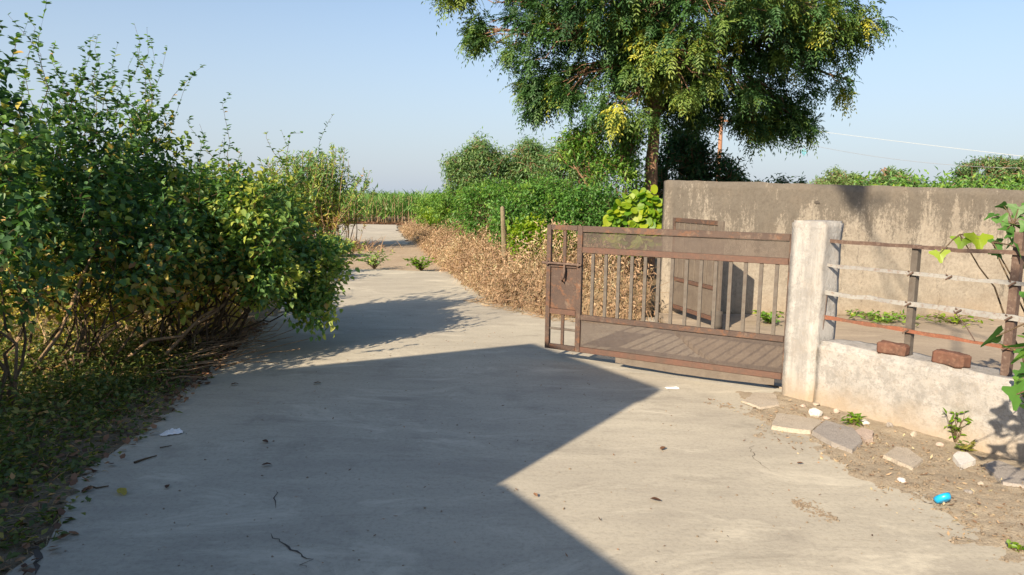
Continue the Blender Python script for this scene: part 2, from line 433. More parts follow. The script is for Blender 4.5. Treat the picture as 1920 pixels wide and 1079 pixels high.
def shrub(name, label, cat_, base, blobs, seed, nlimb=6, ntwig=160, per=22, leaf=(.075, .045), mat='shrub_leaf', stem='stem',
          tint=(.38, .14), group=None, rad=.022, twig=.28, full=True, spires=0, spread=.15, updir=.55, stem_name='stem', fol_name='foliage',
          lowlim=.05, shell=.45, dry=.06, lowdry=0.0):
    rng = np.random.default_rng(seed); base = np.asarray(base, float)
    root = empty(name, base, label, cat_, group)
    b = np.array(blobs, float)
    polys = []; nodes = []
    for k in range(nlimb):
        c = b[k % len(b)]
        tip = c[:3] + rand_dir(rng, 1)[0] * c[3:6] * .45
        s = base + np.array([rng.normal(0, spread), rng.normal(0, spread), -.03])
        P = branch(rng, s, tip, 8, .07, lift=-.1 + rng.random() * .25)
        polys.append((P, np.linspace(rad * (.7 + .6 * rng.random()), rad * .22, 8))); nodes.append(P[2:])
    nodes = np.concatenate(nodes)
    tips, _ = sample_blobs(rng, blobs, ntwig, shell)
    tips[:, 2] = np.maximum(tips[:, 2], lowlim)
    LP, LD, LN, LT, LS = [], [], [], [], []
    for tp in tips:
        d = np.linalg.norm(nodes - tp, axis=1) + .35 * np.maximum(0, nodes[:, 2] - tp[2])
        a = nodes[np.argsort(d)[rng.integers(0, 3)]]
        P = branch(rng, a, tp, 5, .09, lift=.12)
        polys.append((P, np.linspace(rad * .24, rad * .07, 5)))
        m = per
        t = .30 + .70 * rng.random(m) ** .8
        ii = np.minimum((t * 4).astype(int), 3); fr = t * 4 - ii
        q = P[ii] * (1 - fr)[:, None] + P[ii + 1] * fr[:, None] + rng.normal(0, .02 + twig * .12, (m, 3))
        ax = unit(P[-1] - P[-2])
        dd = unit(rand_dir(rng, m) + ax * .5 + np.array([0, 0, -.25]))
        LP.append(q); LD.append(dd); LN.append(unit(rand_dir(rng, m) * .75 + np.array([0, 0, 1.])))
        LT.append(np.full(m, rng.normal(tint[0], tint[1])) + rng.normal(0, .07, m)); LS.append(.65 + .6 * rng.random(m))
    for k in range(spires):
        c = b[rng.integers(0, len(b))]
        a = c[:3] + np.array([rng.normal(0, c[3] * .45), rng.normal(0, c[4] * .45), c[5] * .55])
        h = .20 + .55 * rng.random() ** 1.6
        tp = a + np.array([rng.normal(0, .20), rng.normal(0, .20), h + c[5] * .35])
        P = branch(rng, a, tp, 6, .10, lift=.05)
        polys.append((P, np.linspace(rad * .25, rad * .08, 6)))
        m = 34; t = rng.random(m) ** .9; ii = np.minimum((t * 5).astype(int), 4); fr = t * 5 - ii
        q = P[ii] * (1 - fr)[:, None] + P[ii + 1] * fr[:, None]
        dd = unit(rand_dir(rng, m) * np.array([1, 1, .3]) + np.array([0, 0, .35]))
        LP.append(q); LD.append(dd); LN.append(unit(rand_dir(rng, m) * .5 + np.array([0, 0, 1.])))
        LT.append(np.full(m, rng.normal(tint[0], tint[1])) + rng.normal(0, .06, m)); LS.append((1 - t * .45) * (.7 + .6 * rng.random(m)))
    LP, LD, LN, LT, LS = map(np.concatenate, (LP, LD, LN, LT, LS))
    drymask = rng.random(len(LT)) < dry
    LT = np.where(drymask, .75 + .25 * rng.random(len(LT)), np.clip(LT, 0, .82))
    lowm = rng.random(len(LT)) < lowdry * np.clip((1.25 - LP[:, 2]) / .7, 0, 1)
    LT = np.where(lowm, .72 + .28 * rng.random(len(LT)) ** .6, LT)
    V, F, T = leaf_cards(LP, LD, LN, leaf[0] * LS, leaf[1] * LS, LT, full=full)
    sv, sf = tubes(polys, 5)
    link(stem_name, mesh(stem_name, sv - base, sf, MAT[stem], smooth=True), root)
    link(fol_name, mesh(fol_name, V - base, F, MAT[mat], np.clip(T, 0, 1)), root)
    return root

# ------------------------------------------------------------------ ground and roads
def flat_poly(name, pts, z, mat, thick=0.0, kind='structure', jag=0.0, seed=1, step=.25):
    """outline polygon made uneven along its edge, with a real slab edge"""
    out = []
    for i in range(len(pts)):
        a = Vector((*pts[i], 0)); b = Vector((*pts[(i + 1) % len(pts)], 0)); n = max(1, int((b - a).length / step)) if jag else 1
        nrm = Vector((-(b - a).y, (b - a).x, 0)).normalized()
        for k in range(n):
            p = a.lerp(b, k / n)
            if jag: p = p + nrm * jag * (noise.noise(p * 1.7 + Vector((seed, 0, 0))) + .6 * noise.noise(p * 6 + Vector((0, seed, 0))))
            out.append((p.x, p.y, z))
    bm = bmesh.new()
    f = bm.faces.new([bm.verts.new(p) for p in out])
    if f.normal.z < 0: f.normal_flip()
    if thick:
        r = bmesh.ops.extrude_face_region(bm, geom=[f])
        for v in [g for g in r['geom'] if isinstance(g, bmesh.types.BMVert)]: v.co.z -= thick
        bmesh.ops.recalc_face_normals(bm, faces=list(bm.faces))
    bmesh.ops.triangulate(bm, faces=list(bm.faces))
    me = bpy.data.meshes.new(name); bm.to_mesh(me); bm.free(); me.materials.append(mat)
    return tag(link(name, me), kind=kind)

def relief(name, x0, x1, y0, y1, step, hf, mat, kind='structure', keep=None):
    xs = np.arange(x0, x1 + step / 2, step); ys = np.arange(y0, y1 + step / 2, step)
    nx, ny = len(xs), len(ys)
    V = np.array([(x, y, hf(x, y)) for y in ys for x in xs], float)
    i = np.arange(ny - 1)[:, None] * nx + np.arange(nx - 1)[None]
    F = np.stack([i, i + 1, i + nx + 1, i + nx], -1).reshape(-1, 4)
    if keep is not None:
        c = V[F].mean(1); F = F[[keep(p[0], p[1]) for p in c]]
    return tag(link(name, mesh(name, V, F, mat, smooth=True)), kind=kind)

g = 1600.0
tag(link('ground', mesh('ground', [(-g, -g, -.06), (g, -g, -.06), (g, g, -.06), (-g, g, -.06)], [[0, 1, 2, 3]], MAT['field_soil'])), kind='structure')
ROAD_L = [(-2.1, -6), (-2.05, 2.6), (-2.12, 3.1), (-2.36, 3.8), (-2.46, 4.6), (-2.6, 5.6), (-2.9, 7.4), (-3.2, 10), (-3.9, 13), (-4.3, 15.4)]
ROAD_R = [(-1.25, 15.1), (-.9, 13), (-.2, 11.2), (.6, 9.9), (1.9, 9.7), (1.95, 6.6), (2.45, 5.9), (3.0, 4.6), (3.2, -6)]
flat_poly('concrete_road', ROAD_L + ROAD_R, 0.0, MAT['road'], .09, jag=.07)
flat_poly('yard_floor', [(2.0, 6.5), (2.5, 6.0), (3.2, 4.9), (4.2, 3.2), (11, 3.2), (11, 10.2), (2.0, 10.2)], -.006, MAT['yard'], .05)
flat_poly('dirt_track', [(-5.2, 15.0), (-.9, 15.0), (-2.0, 20), (-3.4, 25.5), (-8.5, 25.5), (-6.5, 20)], -.045, MAT['track'], jag=.2)
flat_poly('far_road', [(-8.4, 23.5), (-3.3, 23.5), (-5.0, 32), (-6.0, 38), (-13, 38), (-10, 30)], -.03, MAT['road'], .02, jag=.2, step=.5)
EDGE = [(2.35, -2), (2.2, 1.5), (2.04, 3.12), (1.88, 4.13), (1.70, 5.15), (1.46, 5.85), (1.2, 6.3), (1.2, 9)]
def edge_x(y):
    for (x0, y0), (x1, y1) in zip(EDGE, EDGE[1:]):
        if y0 <= y <= y1: return x0 + (x1 - x0) * (y - y0) / (y1 - y0)
    return EDGE[-1][0]
def verge_h(x, y):
    d = x - edge_x(y) + .14 * noise.noise(Vector((x * 1.1, y * 1.1, 4))) + .12 * noise.noise(Vector((x * 4, y * 4, 1)))
    h = -.012 + min(max(d, -.3), .55) * .055
    h += .012 * noise.noise(Vector((x * 3, y * 3, 0))) + .010 * noise.noise(Vector((x * 11, y * 11, 2))) + .005 * noise.noise(Vector((x * 29, y * 29, 5)))
    if y > 5.6: h -= min(.05, (y - 5.6) * .06)
    return h
relief('dirt_verge', 1.0, 3.9, .4, 6.9, .03, verge_h, MAT['soil'], keep=lambda x, y: x > edge_x(y) - .45 and x < 3.45 - (y - 4) * .62)
def left_x(y):
    for (x0, y0), (x1, y1) in zip(ROAD_L, ROAD_L[1:]):
        if y0 <= y <= y1: return x0 + (x1 - x0) * (y - y0) / (y1 - y0)
    return ROAD_L[-1][0]
def lv_h(x, y):
    d = left_x(y) - x + .20 * noise.noise(Vector((x * 1.3, y * 1.3, 9))) + .10 * noise.noise(Vector((x * 5, y * 5, 3)))
    h = -.004 + min(max(d, -.4), 2.2) * .07
    return h + .02 * noise.noise(Vector((x * 1.3, y * 1.3, 0))) + .010 * noise.noise(Vector((x * 9, y * 9, 0))) + .006 * noise.noise(Vector((x * 23, y * 23, 0)))
relief('left_verge', -6, -1.7, .8, 10, .045, lv_h, MAT['dark_soil'], keep=lambda x, y: x < left_x(y) + .45)
relief('left_bank', -13, -2.2, 6, 15, .2, lambda x, y: lv_h(x, y) - .05 - .25 * max(0, x + 4.0), MAT['dark_soil'], keep=lambda x, y: x < -3.3)

# cracks in the slab: thin sunken-looking slivers lying on it
def crack(pix, w, seed):
    rng = np.random.default_rng(seed); P = []
    pts = [at(*p) for p in pix]
    for a, b in zip(pts, pts[1:]):
        n = max(3, int(np.linalg.norm(b - a) / .035))
        for k in range(n):
            q = a + (b - a) * k / n; q[:2] += rng.normal(0, .012, 2); P.append(q)
    P.append(pts[-1]); P = np.array(P); n = len(P)
    T = unit(np.gradient(P, axis=0)); Sd = np.stack([-T[:, 1], T[:, 0], T[:, 2] * 0], 1)
    ww = (w * (.35 + rng.random(n)) * np.sin(np.linspace(.25, math.pi - .1, n)))[:, None]
    V = np.concatenate([P + Sd * ww, P - Sd * ww]); V[:, 2] = .003
    F = np.array([[i, i + 1, n + i + 1, n + i] for i in range(n - 1)])
    o = link('crack', mesh('crack', V, F, MAT['crack']), bpy.data.objects['concrete_road'])
crack([(505, 1003), (540, 1028), (566, 1040), (580, 1052), (574, 1066)], .005, 1)
crack([(52, 1018), (72, 1040), (66, 1079)], .012, 2)
crack([(512, 950), (522, 935), (518, 920)], .0025, 3)
crack([(1408, 834), (1415, 855), (1440, 885)], .002, 4)

# ------------------------------------------------------------------ compound wall at the back
WY = 10.13
cw = empty('compound_wall', (2.1, WY, -.05), 'long mildewed grey plaster compound wall closing off the yard behind the gate', 'wall')
segs = [(.253, 1.0), (1.004, 1.86), (1.864, 3.9), (3.904, 6.4), (6.404, 9.5)]
tops = [1.89, 1.875, 1.855, 1.835, 1.805]
wb = rough_box('wall_body', (0, 9.5, 0, .22, 0, 1.86), MAT['wall'], cw, .10, .009, .012, 3, 3)
for v_ in wb.data.vertices:
    if v_.co.z > 1.7: v_.co.z += .03 - .011 * v_.co.x + .012 * noise.noise(Vector((v_.co.x * 2.2, 0, 7))) + .012 * noise.noise(Vector((v_.co.x * 9, v_.co.y * 4, 2)))
for i, (px, py) in enumerate(((1532, 380), (1838, 406), (1878, 420))):
    p = aty(px, py, WY - .002)
    rng = np.random.default_rng(i); n = 9; th = np.arange(n) * 2 * math.pi / n
    V = [(p[0] - 2.1 + math.cos(a) * (.035 if i == 0 else .014) * (.7 + .5 * rng.random()), -.012 + (0 if i == 0 else 0), p[2] + .05 + math.sin(a) * (.03 if i != 0 else .022) * (.7 + .5 * rng.random())) for a in th]
    V += [(v[0], .05, v[2]) for v in V]
    F = [list(range(n))[::-1]] + [[k, (k + 1) % n, n + (k + 1) % n, n + k] for k in range(n)]
    link('chip', mesh('chip', V, F, MAT['crack']), cw)

# ------------------------------------------------------------------ pillar, low wall, pipe fence
A0 = np.array([2.22, 5.86]); WU = np.array([.53491, -.84491]); WN = np.array([.84491, .53491])
RZ = math.atan2(WU[1], WU[0])
pil = empty('gate_pillar', (A0[0], A0[1], 0), 'square whitewashed gate pillar with grey streaks at the end of the low wall', 'pillar', rz=RZ)
rough_box('shaft', (0, .285, 0, .27, -.05, 1.437), MAT['pillar'], pil, .05, .008, .016, 5, 11)
lw = empty('low_wall', (A0[0], A0[1], 0), 'low whitewashed stained wall along the roadside right of the pillar', 'wall', rz=RZ)
rough_box('wall_body', (.289, 3.4, .0, .30, -.08, .51), MAT['lime'], lw, .06, .013, .03, 4, 13)

fence = empty('pipe_fence', (A0[0], A0[1], .51), 'rusty four-rail iron fence standing on top of the low wall', 'fence', rz=RZ)
def rail(z, mat, seed, h=.030, d=.012, x0=.278, x1=3.3, twist=0.0):
    rng = np.random.default_rng(seed); n = 26; xs = np.linspace(x0, x1, n)
    V = []
    for i, x in enumerate(xs):
        dz = .0025 * rng.normal(); dy = .003 * rng.normal(); k = 1 + .16 * rng.normal()
        V += [(x, .10 + dy - d / 2, z - .51 + dz - h / 2 * k), (x, .10 + dy + d / 2, z - .51 + dz - h / 2 * k),
              (x, .10 + dy + d / 2, z - .51 + dz + h / 2 * k), (x, .10 + dy - d / 2, z - .51 + dz + h / 2 * k)]
    F = [[4 * i + k, 4 * i + (k + 1) % 4, 4 * i + 4 + (k + 1) % 4, 4 * i + 4 + k] for i in range(n - 1) for k in range(4)]
    F += [[3, 2, 1, 0], [4 * n - 4, 4 * n - 3, 4 * n - 2, 4 * n - 1]]
    o = link('rail', mesh('rail', V, F, MAT[mat]), fence); return o
rail(1.288, 'darkpost', 1, .026)['label'] = 'dark brown topmost rail'
rail(1.10, 'flake', 2, .024)['label'] = 'second rail with flaking grey paint and rust'
rail(.882, 'flake', 3, .034)['label'] = 'third rail with thick flaking pale paint'
rail(.69, 'rust', 4, .027)['label'] = 'lowest rail, bright orange rust'
def post(x, z1, mat, w=.032, lean=0.0):
    V = boxv(x - w / 2, x + w / 2, .118, .118 + w, -.02, z1 - .51)
    V = [(v[0] + (lean if v[2] > 0 else 0), v[1], v[2]) for v in V]
    return link('post', mesh('post', V, BOXF, MAT[mat]), fence)
post(.94, 1.30, 'bar', .045)
post(1.58, 1.42, 'darkpost', .05)['label'] = 'near-black post, taller than the other'
post(2.6, 1.36, 'darkpost', .045)
for x, z in ((.94, 1.10), (.94, .882), (.94, .69), (1.585, 1.10), (1.585, .882), (1.585, .69), (1.2, 1.10), (1.28, .882)):
    V, F = tubes([([(x - .02, .085, z - .53 + .012 * k) for k in (0,)] + [(x + .02, .085, z - .50)], [.006, .006]),
                  ([(x - .02, .088, z - .495), (x + .02, .135, z - .53)], [.005, .005])], 5)
    link('wire_tie', mesh('wire_tie', V, F, MAT['darkpost']), fence)
for lw_ in ([(.30, .092, .36), (.295, .09, .22), (.285, .092, .08)], [(1.25, .09, .37), (1.34, .092, .27), (1.40, .09, .19)]):
    V, F = tubes([(lw_, [.0035] * 3)], 5)
    link('loose_wire', mesh('loose_wire', V, F, MAT['darkpost']), fence)

def wallpt(s, off, z):
    p = A0 + WU * s + WN * off; return (p[0], p[1], z)
def brick(s, off, ang, label, size=(.2, .095, .085), tilt=0.0, seed=1):
    o = rough_box('brick', (-size[0] / 2, size[0] / 2, -size[1] / 2, size[1] / 2, 0, size[2]), MAT['brick'], None, .016, .007, .010, 18, seed)
    o.location = wallpt(s, off, .507); o.rotation_euler = (tilt, 0, RZ + ang)
    return tag(o, label, 'brick', 'loose bricks on the low wall')
brick(.87, .07, .12, 'squared brown brick on the low wall touching the foot of the fence post', seed=21)
brick(1.27, .075, -.08, 'rounded reddish brick lying alone on the low wall between the two posts', (.215, .10, .095), seed=22)

# ------------------------------------------------------------------ front gate leaf
GL = np.array([.34, 7.11]); GR = np.array([2.31, 5.95]); GU = (GR - GL) / np.linalg.norm(GR - GL)
gz = math.atan2(GU[1], GU[0])
gate = empty('gate_leaf', (GL[0], GL[1], 0), 'brown steel gate leaf with vertical bars and mesh bands hinged to the pillar', 'gate', rz=gz)
T = .02
def gbox(name, x0, x1, z0, z1, mat='gate', y0=-T, y1=T, bev=.003): return box(name, (x0, x1, y0, y1, z0, z1), MAT[mat], gate, bev)
gbox('stile', .0, .045, .108, 1.322); gbox('stile', .326, .378, .108, 1.322); gbox('stile', 2.236, 2.284, .108, 1.322)
gbox('top_rail', .047, .324, 1.275, 1.322); gbox('top_rail', .380, 2.234, 1.265, 1.322)
gbox('middle_rail', .380, 2.234, 1.068, 1.122, 'gate_red'); gbox('middle_rail', .380, 2.234, .425, .474)
gbox('bottom_rail', .047, .324, .108, .156); gbox('bottom_rail', .380, 2.234, .108, .160, 'gate_red')
barm = mesh('bar', boxv(-.015, .015, -.009, .009, .476, 1.066), BOXF, MAT['bar'])
for x in (.487, .620, .748, .877, 1.005, 1.131, 1.257, 1.386, 1.515, 1.642, 1.768, 1.893, 2.020, 2.145):
    link('bar', barm, gate, (x, 0, 0))
gbox('short_bar', .172, .204, .96, 1.273, 'gate', -.010, .010); gbox('short_bar', .168, .2, .158, .455, 'gate', -.010, .010)
gbox('cross_bar', .047, .166, .30, .322, 'bar', -.010, .010); gbox('cross_bar', .202, .324, .30, .322, 'bar', -.010, .010)
gbox('cross_bar', .047, .324, .457, .508, 'gate_red'); gbox('cross_bar', .047, .324, .915, .958)
gbox('latch_plate', .047, .324, .510, .913, 'gate', -.004, .004)
V, F = tubes([([(-.035, -.035, .953), (.12, -.036, .953), (.385, -.035, .951)], [.012] * 3)], 8)
bolt = link('bolt', mesh('bolt', V, F, MAT['darkpost'], smooth=True), gate)
V, F = tubes([([(.205, -.036, .95), (.21, -.048, .88), (.206, -.05, .82), (.192, -.046, .785), (.18, -.044, .80)], [.011, .013, .011, .01, .008])], 7)
link('handle', mesh('handle', V, F, MAT['darkpost'], smooth=True), bolt)
for x in (.02, .35): gbox('bolt_ring', x - .012, x + .012, .935, .972, 'darkpost', -.05, -.021)
for z in (.35, 1.0): gbox('hinge', 2.285, 2.31, z, z + .09, 'darkpost', -.012, .012)
# woven wire bands: real wires
def wire_band(x0, x1, z0, z1, pitch=.0095, w=.0047):
    V, F, o = [], [], 0
    for x in np.arange(x0, x1, pitch):
        V += [(x, -.001, z0), (x + w, -.001, z0), (x + w, -.001, z1), (x, -.001, z1), (x, .001, z0), (x + w, .001, z0), (x + w, .001, z1), (x, .001, z1)]
    for z in np.arange(z0, z1, pitch):
        V += [(x0, .0015, z), (x1, .0015, z), (x1, .0015, z + w), (x0, .0015, z + w), (x0, .0035, z), (x1, .0035, z), (x1, .0035, z + w), (x0, .0035, z + w)]
    q = np.array([[0, 1, 2, 3], [7, 6, 5, 4], [0, 3, 7, 4], [1, 5, 6, 2]])
    n = len(V) // 8
    F = (q[None] + (np.arange(n) * 8)[:, None, None]).reshape(-1, 4)
    return tag(link('wire_mesh', mesh('wire_mesh', V, F, MAT['mesh']), gate), kind='stuff')
wire_band(.380, 2.234, 1.124, 1.263)
wire_band(.380, 2.234, .162, .423)
# strip below the bottom rail standing in for the mesh band's shadow, wavy lower edge
n = 40; V = []; rng = np.random.default_rng(5)
for i in range(n):
    x = .75 + (2.18 - .75) * i / (n - 1)
    zb = .055 - .02 * math.sin(i / n * 3.1) + .006 * noise.noise(Vector((x * 5, 0, 0)))
    V += [(x, -.012, zb), (x, -.012, .107), (x, -.006, .107), (x, -.006, zb)]
F = [[4 * i + k, 4 * i + 4 + k, 4 * i + 4 + (k + 1) % 4, 4 * i + (k + 1) % 4] for i in range(n - 1) for k in range(4)] + [[0, 1, 2, 3], [4 * n - 1, 4 * n - 2, 4 * n - 3, 4 * n - 4]]
link('shadow_strip', mesh('shadow_strip', V, F, MAT['sheet']), gate)

# second leaf, standing open against the end of the compound wall
BL = np.array([2.2, 10.02]); BR = np.array([2.52, 8.78]); bu = BR - BL; bl = float(np.linalg.norm(bu))
g2 = empty('gate_leaf', (BL[0], BL[1], 0), 'sheet-faced second gate leaf standing open at the end of the compound wall', 'gate', rz=math.atan2(bu[1], bu[0]))
def hbox(name, x0, x1, z0, z1, mat='gate', y0=-T, y1=T): return box(name, (x0, x1, y0, y1, z0, z1), MAT[mat], g2, .003)
hbox('stile', 0, .05, .10, 1.33); hbox('stile', bl - .10, bl, .10, 1.33, 'sheet')
hbox('top_rail', .052, bl - .102, 1.275, 1.33); hbox('bottom_rail', .052, bl - .102, .10, .15, 'gate_red')
hbox('middle_rail', .052, bl - .102, .48, .525, 'gate_red')
hbox('sheet_panel', .052, bl - .102, .527, 1.273, 'sheet', -.004, .004); hbox('sheet_panel', .052, bl - .102, .152, .478, 'sheet', -.004, .004)
for x in np.linspace(.16, bl - .2, 7): hbox('rib', x, x + .02, .53, 1.27, 'sheet', -.014, -.0045)
rough_box('shadow_block', (bl - .11, bl + .02, -.05, .05, .02, .24), MAT['crack'], g2, .05, .006, .01, 8, 31)  # dark block in place of the shadow blob at the leaf's near foot

# ------------------------------------------------------------------ off-frame house and roadside wall whose shade falls across the road
hx = np.array([.5, -.87]); hx = hx / np.linalg.norm(hx)
HA = np.array([-2.32, .26])
house = empty('gate_house', (HA[0], HA[1], -.05), 'plain plastered gatehouse beside the road, left of the viewpoint', 'building', rz=math.atan2(hx[1], hx[0]))
# local x runs towards the camera side, local y runs towards the road; the house is at negative x and negative y
rough_box('wall', (-2.08, 0, -3.9, 0, 0, 3.40), MAT['house'], house, .5, .004, .02, 2, 41)
rough_box('roof', (-2.1, .02, -3.92, .02, 3.402, 3.66), MAT['house'], house, .5, .004, .02, 2, 42)
wf = box('window', (-1.5, -.6, .002, .05, 1.1, 2.2), MAT['gate'], house)
box('pane', (-1.44, -.64, .051, .056, 1.16, 2.14), MAT['window'], wf)
hw = empty('side_wall', (HA[0], HA[1], -.05), 'plain plastered roadside wall joined to the gatehouse, behind the viewpoint', 'wall', rz=math.atan2(hx[1], hx[0]))
rough_box('wall_body', (.004, 9.0, -.25, 0, 0, 2.36), MAT['house'], hw, .5, .004, .02, 2, 43)

# ------------------------------------------------------------------ tangled shrubs on the left
G_SH = 'tall shrubs along the left edge of the road'
LF = (.068, .045)
shrub('shrub', 'tall dark leafy shrub cut off by the left edge of the picture', 'shrub', (-3.55, 4.75, .05),
      [(-3.7, 5.0, 1.75, .65, .55, .6), (-3.55, 5.0, 1.1, .6, .5, .5), (-4.3, 5.3, 1.5, .7, .6, .8), (-3.8, 5.2, 2.2, .4, .35, .4)], 101, 16, 270, 20, leaf=LF, spires=26, tint=(.38, .16), rad=.013, group=G_SH, shell=.1, lowdry=.6)
shrub('shrub', 'tall dense shrub with thin leafy spires, second from the left edge', 'shrub', (-3.6, 6.0, .05),
      [(-3.85, 6.3, 1.55, .85, .6, .62), (-3.2, 6.1, 1.25, .7, .55, .5), (-4.4, 6.4, 1.5, .7, .6, .65), (-3.5, 6.3, .85, .95, .5, .4), (-3.8, 6.3, 1.95, .6, .5, .4), (-3.05, 6.0, .95, .35, .35, .35)], 102, 20, 430, 20, leaf=LF, spires=44, tint=(.36, .15), rad=.012, group=G_SH, shell=.1, lowdry=.7)
shrub('shrub', 'tallest spiry shrub with loose pale leaves at its top', 'shrub', (-3.3, 6.9, .05),
      [(-3.45, 7.2, 1.45, .7, .6, .6), (-3.65, 7.3, 1.95, .5, .45, .5), (-2.9, 7.0, 1.15, .6, .6, .45), (-3.4, 7.2, .75, .7, .5, .4), (-2.5, 6.75, 1.0, .36, .4, .34)], 103, 18, 360, 20, leaf=LF, spires=44, tint=(.45, .15), rad=.012, group=G_SH, shell=.1, lowdry=.6)
shrub('shrub', 'broad bright green shrub leaning out over the concrete road', 'shrub', (-3.2, 7.3, .05),
      [(-2.75, 8.0, 1.38, .62, .7, .48), (-2.5, 7.7, 1.0, .58, .6, .45), (-2.1, 7.6, .84, .42, .5, .38), (-1.98, 7.3, .45, .26, .3, .28),
       (-2.45, 7.4, .62, .32, .35, .22), (-3.1, 8.1, 1.2, .5, .6, .5), (-2.4, 6.6, 1.38, .40, .38, .38), (-2.25, 6.8, .85, .32, .34, .34), (-2.75, 6.9, 1.55, .4, .4, .35)], 104, 18, 700, 24, leaf=(.062, .040), spires=22, tint=(.61, .13), rad=.015, group=G_SH, shell=.35, dry=.03)
shrub('shrub', 'yellowing half-dry shrub standing sunlit behind the dark roadside shrubs', 'shrub', (-5.6, 8.4, .05),
      [(-5.6, 8.4, .75, 1.1, .8, .6), (-4.4, 8.2, .6, .8, .7, .5), (-6.6, 8.8, .9, .9, .8, .7)], 105, 9, 330, 24, mat='gold_leaf', stem='dry_stem', tint=(.55, .22), rad=.016, group=G_SH, dry=.2)
shrub('shrub', 'low dry brown shrub in the sun under the road-side green shrub', 'shrub', (-3.6, 8.6, .05),
      [(-3.6, 8.7, .5, .8, .7, .45), (-4.2, 9.4, .8, .9, .8, .6)], 106, 7, 200, 22, mat='gold_leaf', stem='dry_stem', tint=(.72, .18), rad=.014, group=G_SH, dry=.3)
shrub('shrub', 'yellow-green bushy shrub between the leaning shrub and the wispy clump', 'shrub', (-5.3, 12.5, 0),
      [(-5.2, 12.6, 1.2, 1.0, 1.0, .75), (-4.3, 12.2, .8, .7, .8, .6), (-6.8, 13, 1.3, 1.2, 1, .8)], 107, 9, 360, 22, leaf=(.085, .05), tint=(.60, .12), rad=.02, full=False, group=G_SH)
shrub('shrub', 'green shrub hidden deep behind the tall roadside shrubs', 'shrub', (-7.6, 10.5, 0),
      [(-7.6, 10.5, 1.3, 1.6, 1.2, .9), (-9.4, 10.8, 1.4, 1.4, 1.2, .9)], 108, 9, 330, 22, leaf=(.085, .05), tint=(.50, .15), rad=.02, full=False, group=G_SH)

def scatter(poly, n, rng):
    P = np.array(poly, float); lo, hi = P.min(0), P.max(0); out = []
    need = n
    while need > 0:
        q = lo + (hi - lo) * rng.random((need * 3 + 8, 2)); ins = np.zeros(len(q), bool); j = len(P) - 1
        for i in range(len(P)):
            c = ((P[i, 1] > q[:, 1]) != (P[j, 1] > q[:, 1])) & (q[:, 0] < (P[j, 0] - P[i, 0]) * (q[:, 1] - P[i, 1]) / (P[j, 1] - P[i, 1] + 1e-12) + P[i, 0])
            ins ^= c; j = i
        q = q[ins][:need]; out.append(q); need -= len(q)
    return np.concatenate(out)

# ---- low weeds and leaf litter beside the road
rng = np.random.default_rng(7)
def left_strip(y0, y1, w0, w1, n):
    y = y0 + (y1 - y0) * rng.random(n); d = w0 + (w1 - w0) * rng.random(n) ** 1.2
    x = np.array([left_x(v) for v in y]) - d
    return np.stack([x, y], 1), d
q, d = left_strip(1.6, 7.2, -.10, 2.6, 6000)
keepm = rng.random(len(q)) < np.clip((d + .05) / .45, .06, 1)
q, d = q[keepm], d[keepm]
hgt = (.05 + .20 * np.clip(d / .7, 0, 1)) * (.5 + rng.random(len(q)))
parts = []
for k in range(7):
    zz = hgt * rng.random(len(q)); pos = np.stack([q[:, 0] + rng.normal(0, .05, len(q)), q[:, 1] + rng.normal(0, .05, len(q)), zz + .01 + np.clip(d, 0, 2.2) * .04 - .03], 1)
    dd = unit(rand_dir(rng, len(q)) * np.array([1, 1, .45]) + np.array([0, 0, .15]))
    parts.append(leaf_cards(pos, dd, unit(rand_dir(rng, len(q)) * .6 + np.array([0, 0, 1.])), .045 * (.6 + .7 * rng.random(len(q))), .026, np.clip(rng.normal(.5, .25, len(q)), 0, 1)))
pos = np.stack([q[:, 0], q[:, 1], np.full(len(q), -.02)], 1)
parts2 = blades(pos, rand_dir(rng, len(q)) * np.array([1, 1, .3]) + np.array([0, 0, .9]), hgt * 1.5, .006, np.clip(rng.normal(.6, .25, len(q)), 0, 1), .35, rng)
V, F, T = cat(parts)
tag(link('ground_weeds', mesh('ground_weeds', V, F, MAT['weed_leaf'], T)), 'low dark green weeds along the shaded left road edge', 'weeds', kind='stuff')
qe, de = left_strip(1.6, 9.0, -.06, .8, 2600)
pe = np.stack([qe[:, 0], qe[:, 1], np.array([max(-.01, lv_h(a, b)) for a, b in qe])], 1)
ve = blades(pe, rand_dir(rng, len(qe)) * np.array([1, 1, .3]) + np.array([.1, 0, .45]), .06 + .16 * rng.random(len(qe)) * np.clip(de + .5, .4, 1), .005, np.clip(rng.normal(.5, .25, len(qe)), 0, 1), .5, rng)
tag(link('edge_grass', mesh('edge_grass', ve[0], ve[1], MAT['dry_leaf'], ve[2])), 'short dry straw-coloured grass along the left slab edge', 'grass', kind='stuff')
tag(link('weed_grass', mesh('weed_grass', parts2[0], parts2[1], MAT['weed_leaf'], parts2[2])), 'thin grass blades among the low weeds at the left road edge', 'grass', kind='stuff')
q, d = left_strip(1.8, 8.8, -.12, .75, 2600)
zz = np.array([max(lv_h(x, y), 0 if x > left_x(y) - .03 else -.1) for x, y in q]) + .012
pos = np.stack([q[:, 0], q[:, 1], zz], 1)
far = np.clip((q[:, 1] - 5.2) / 1.0, .0, 1)
ok = rng.random(len(q)) < .30 + .7 * far
pos = pos[ok]
V, F, T = leaf_cards(pos, unit(rand_dir(rng, len(pos)) * np.array([1, 1, .25])), unit(rand_dir(rng, len(pos)) * .5 + np.array([0, 0, 1.])), .05 * (.5 + .8 * rng.random(len(pos))), .034, rng.random(len(pos)), full=True, curl=-.3)
tag(link('leaf_litter', mesh('leaf_litter', V, F, MAT['brown_leaf'], T)), 'fallen brown leaves lying under the shrubs by the left road edge', 'leaf litter', kind='stuff')
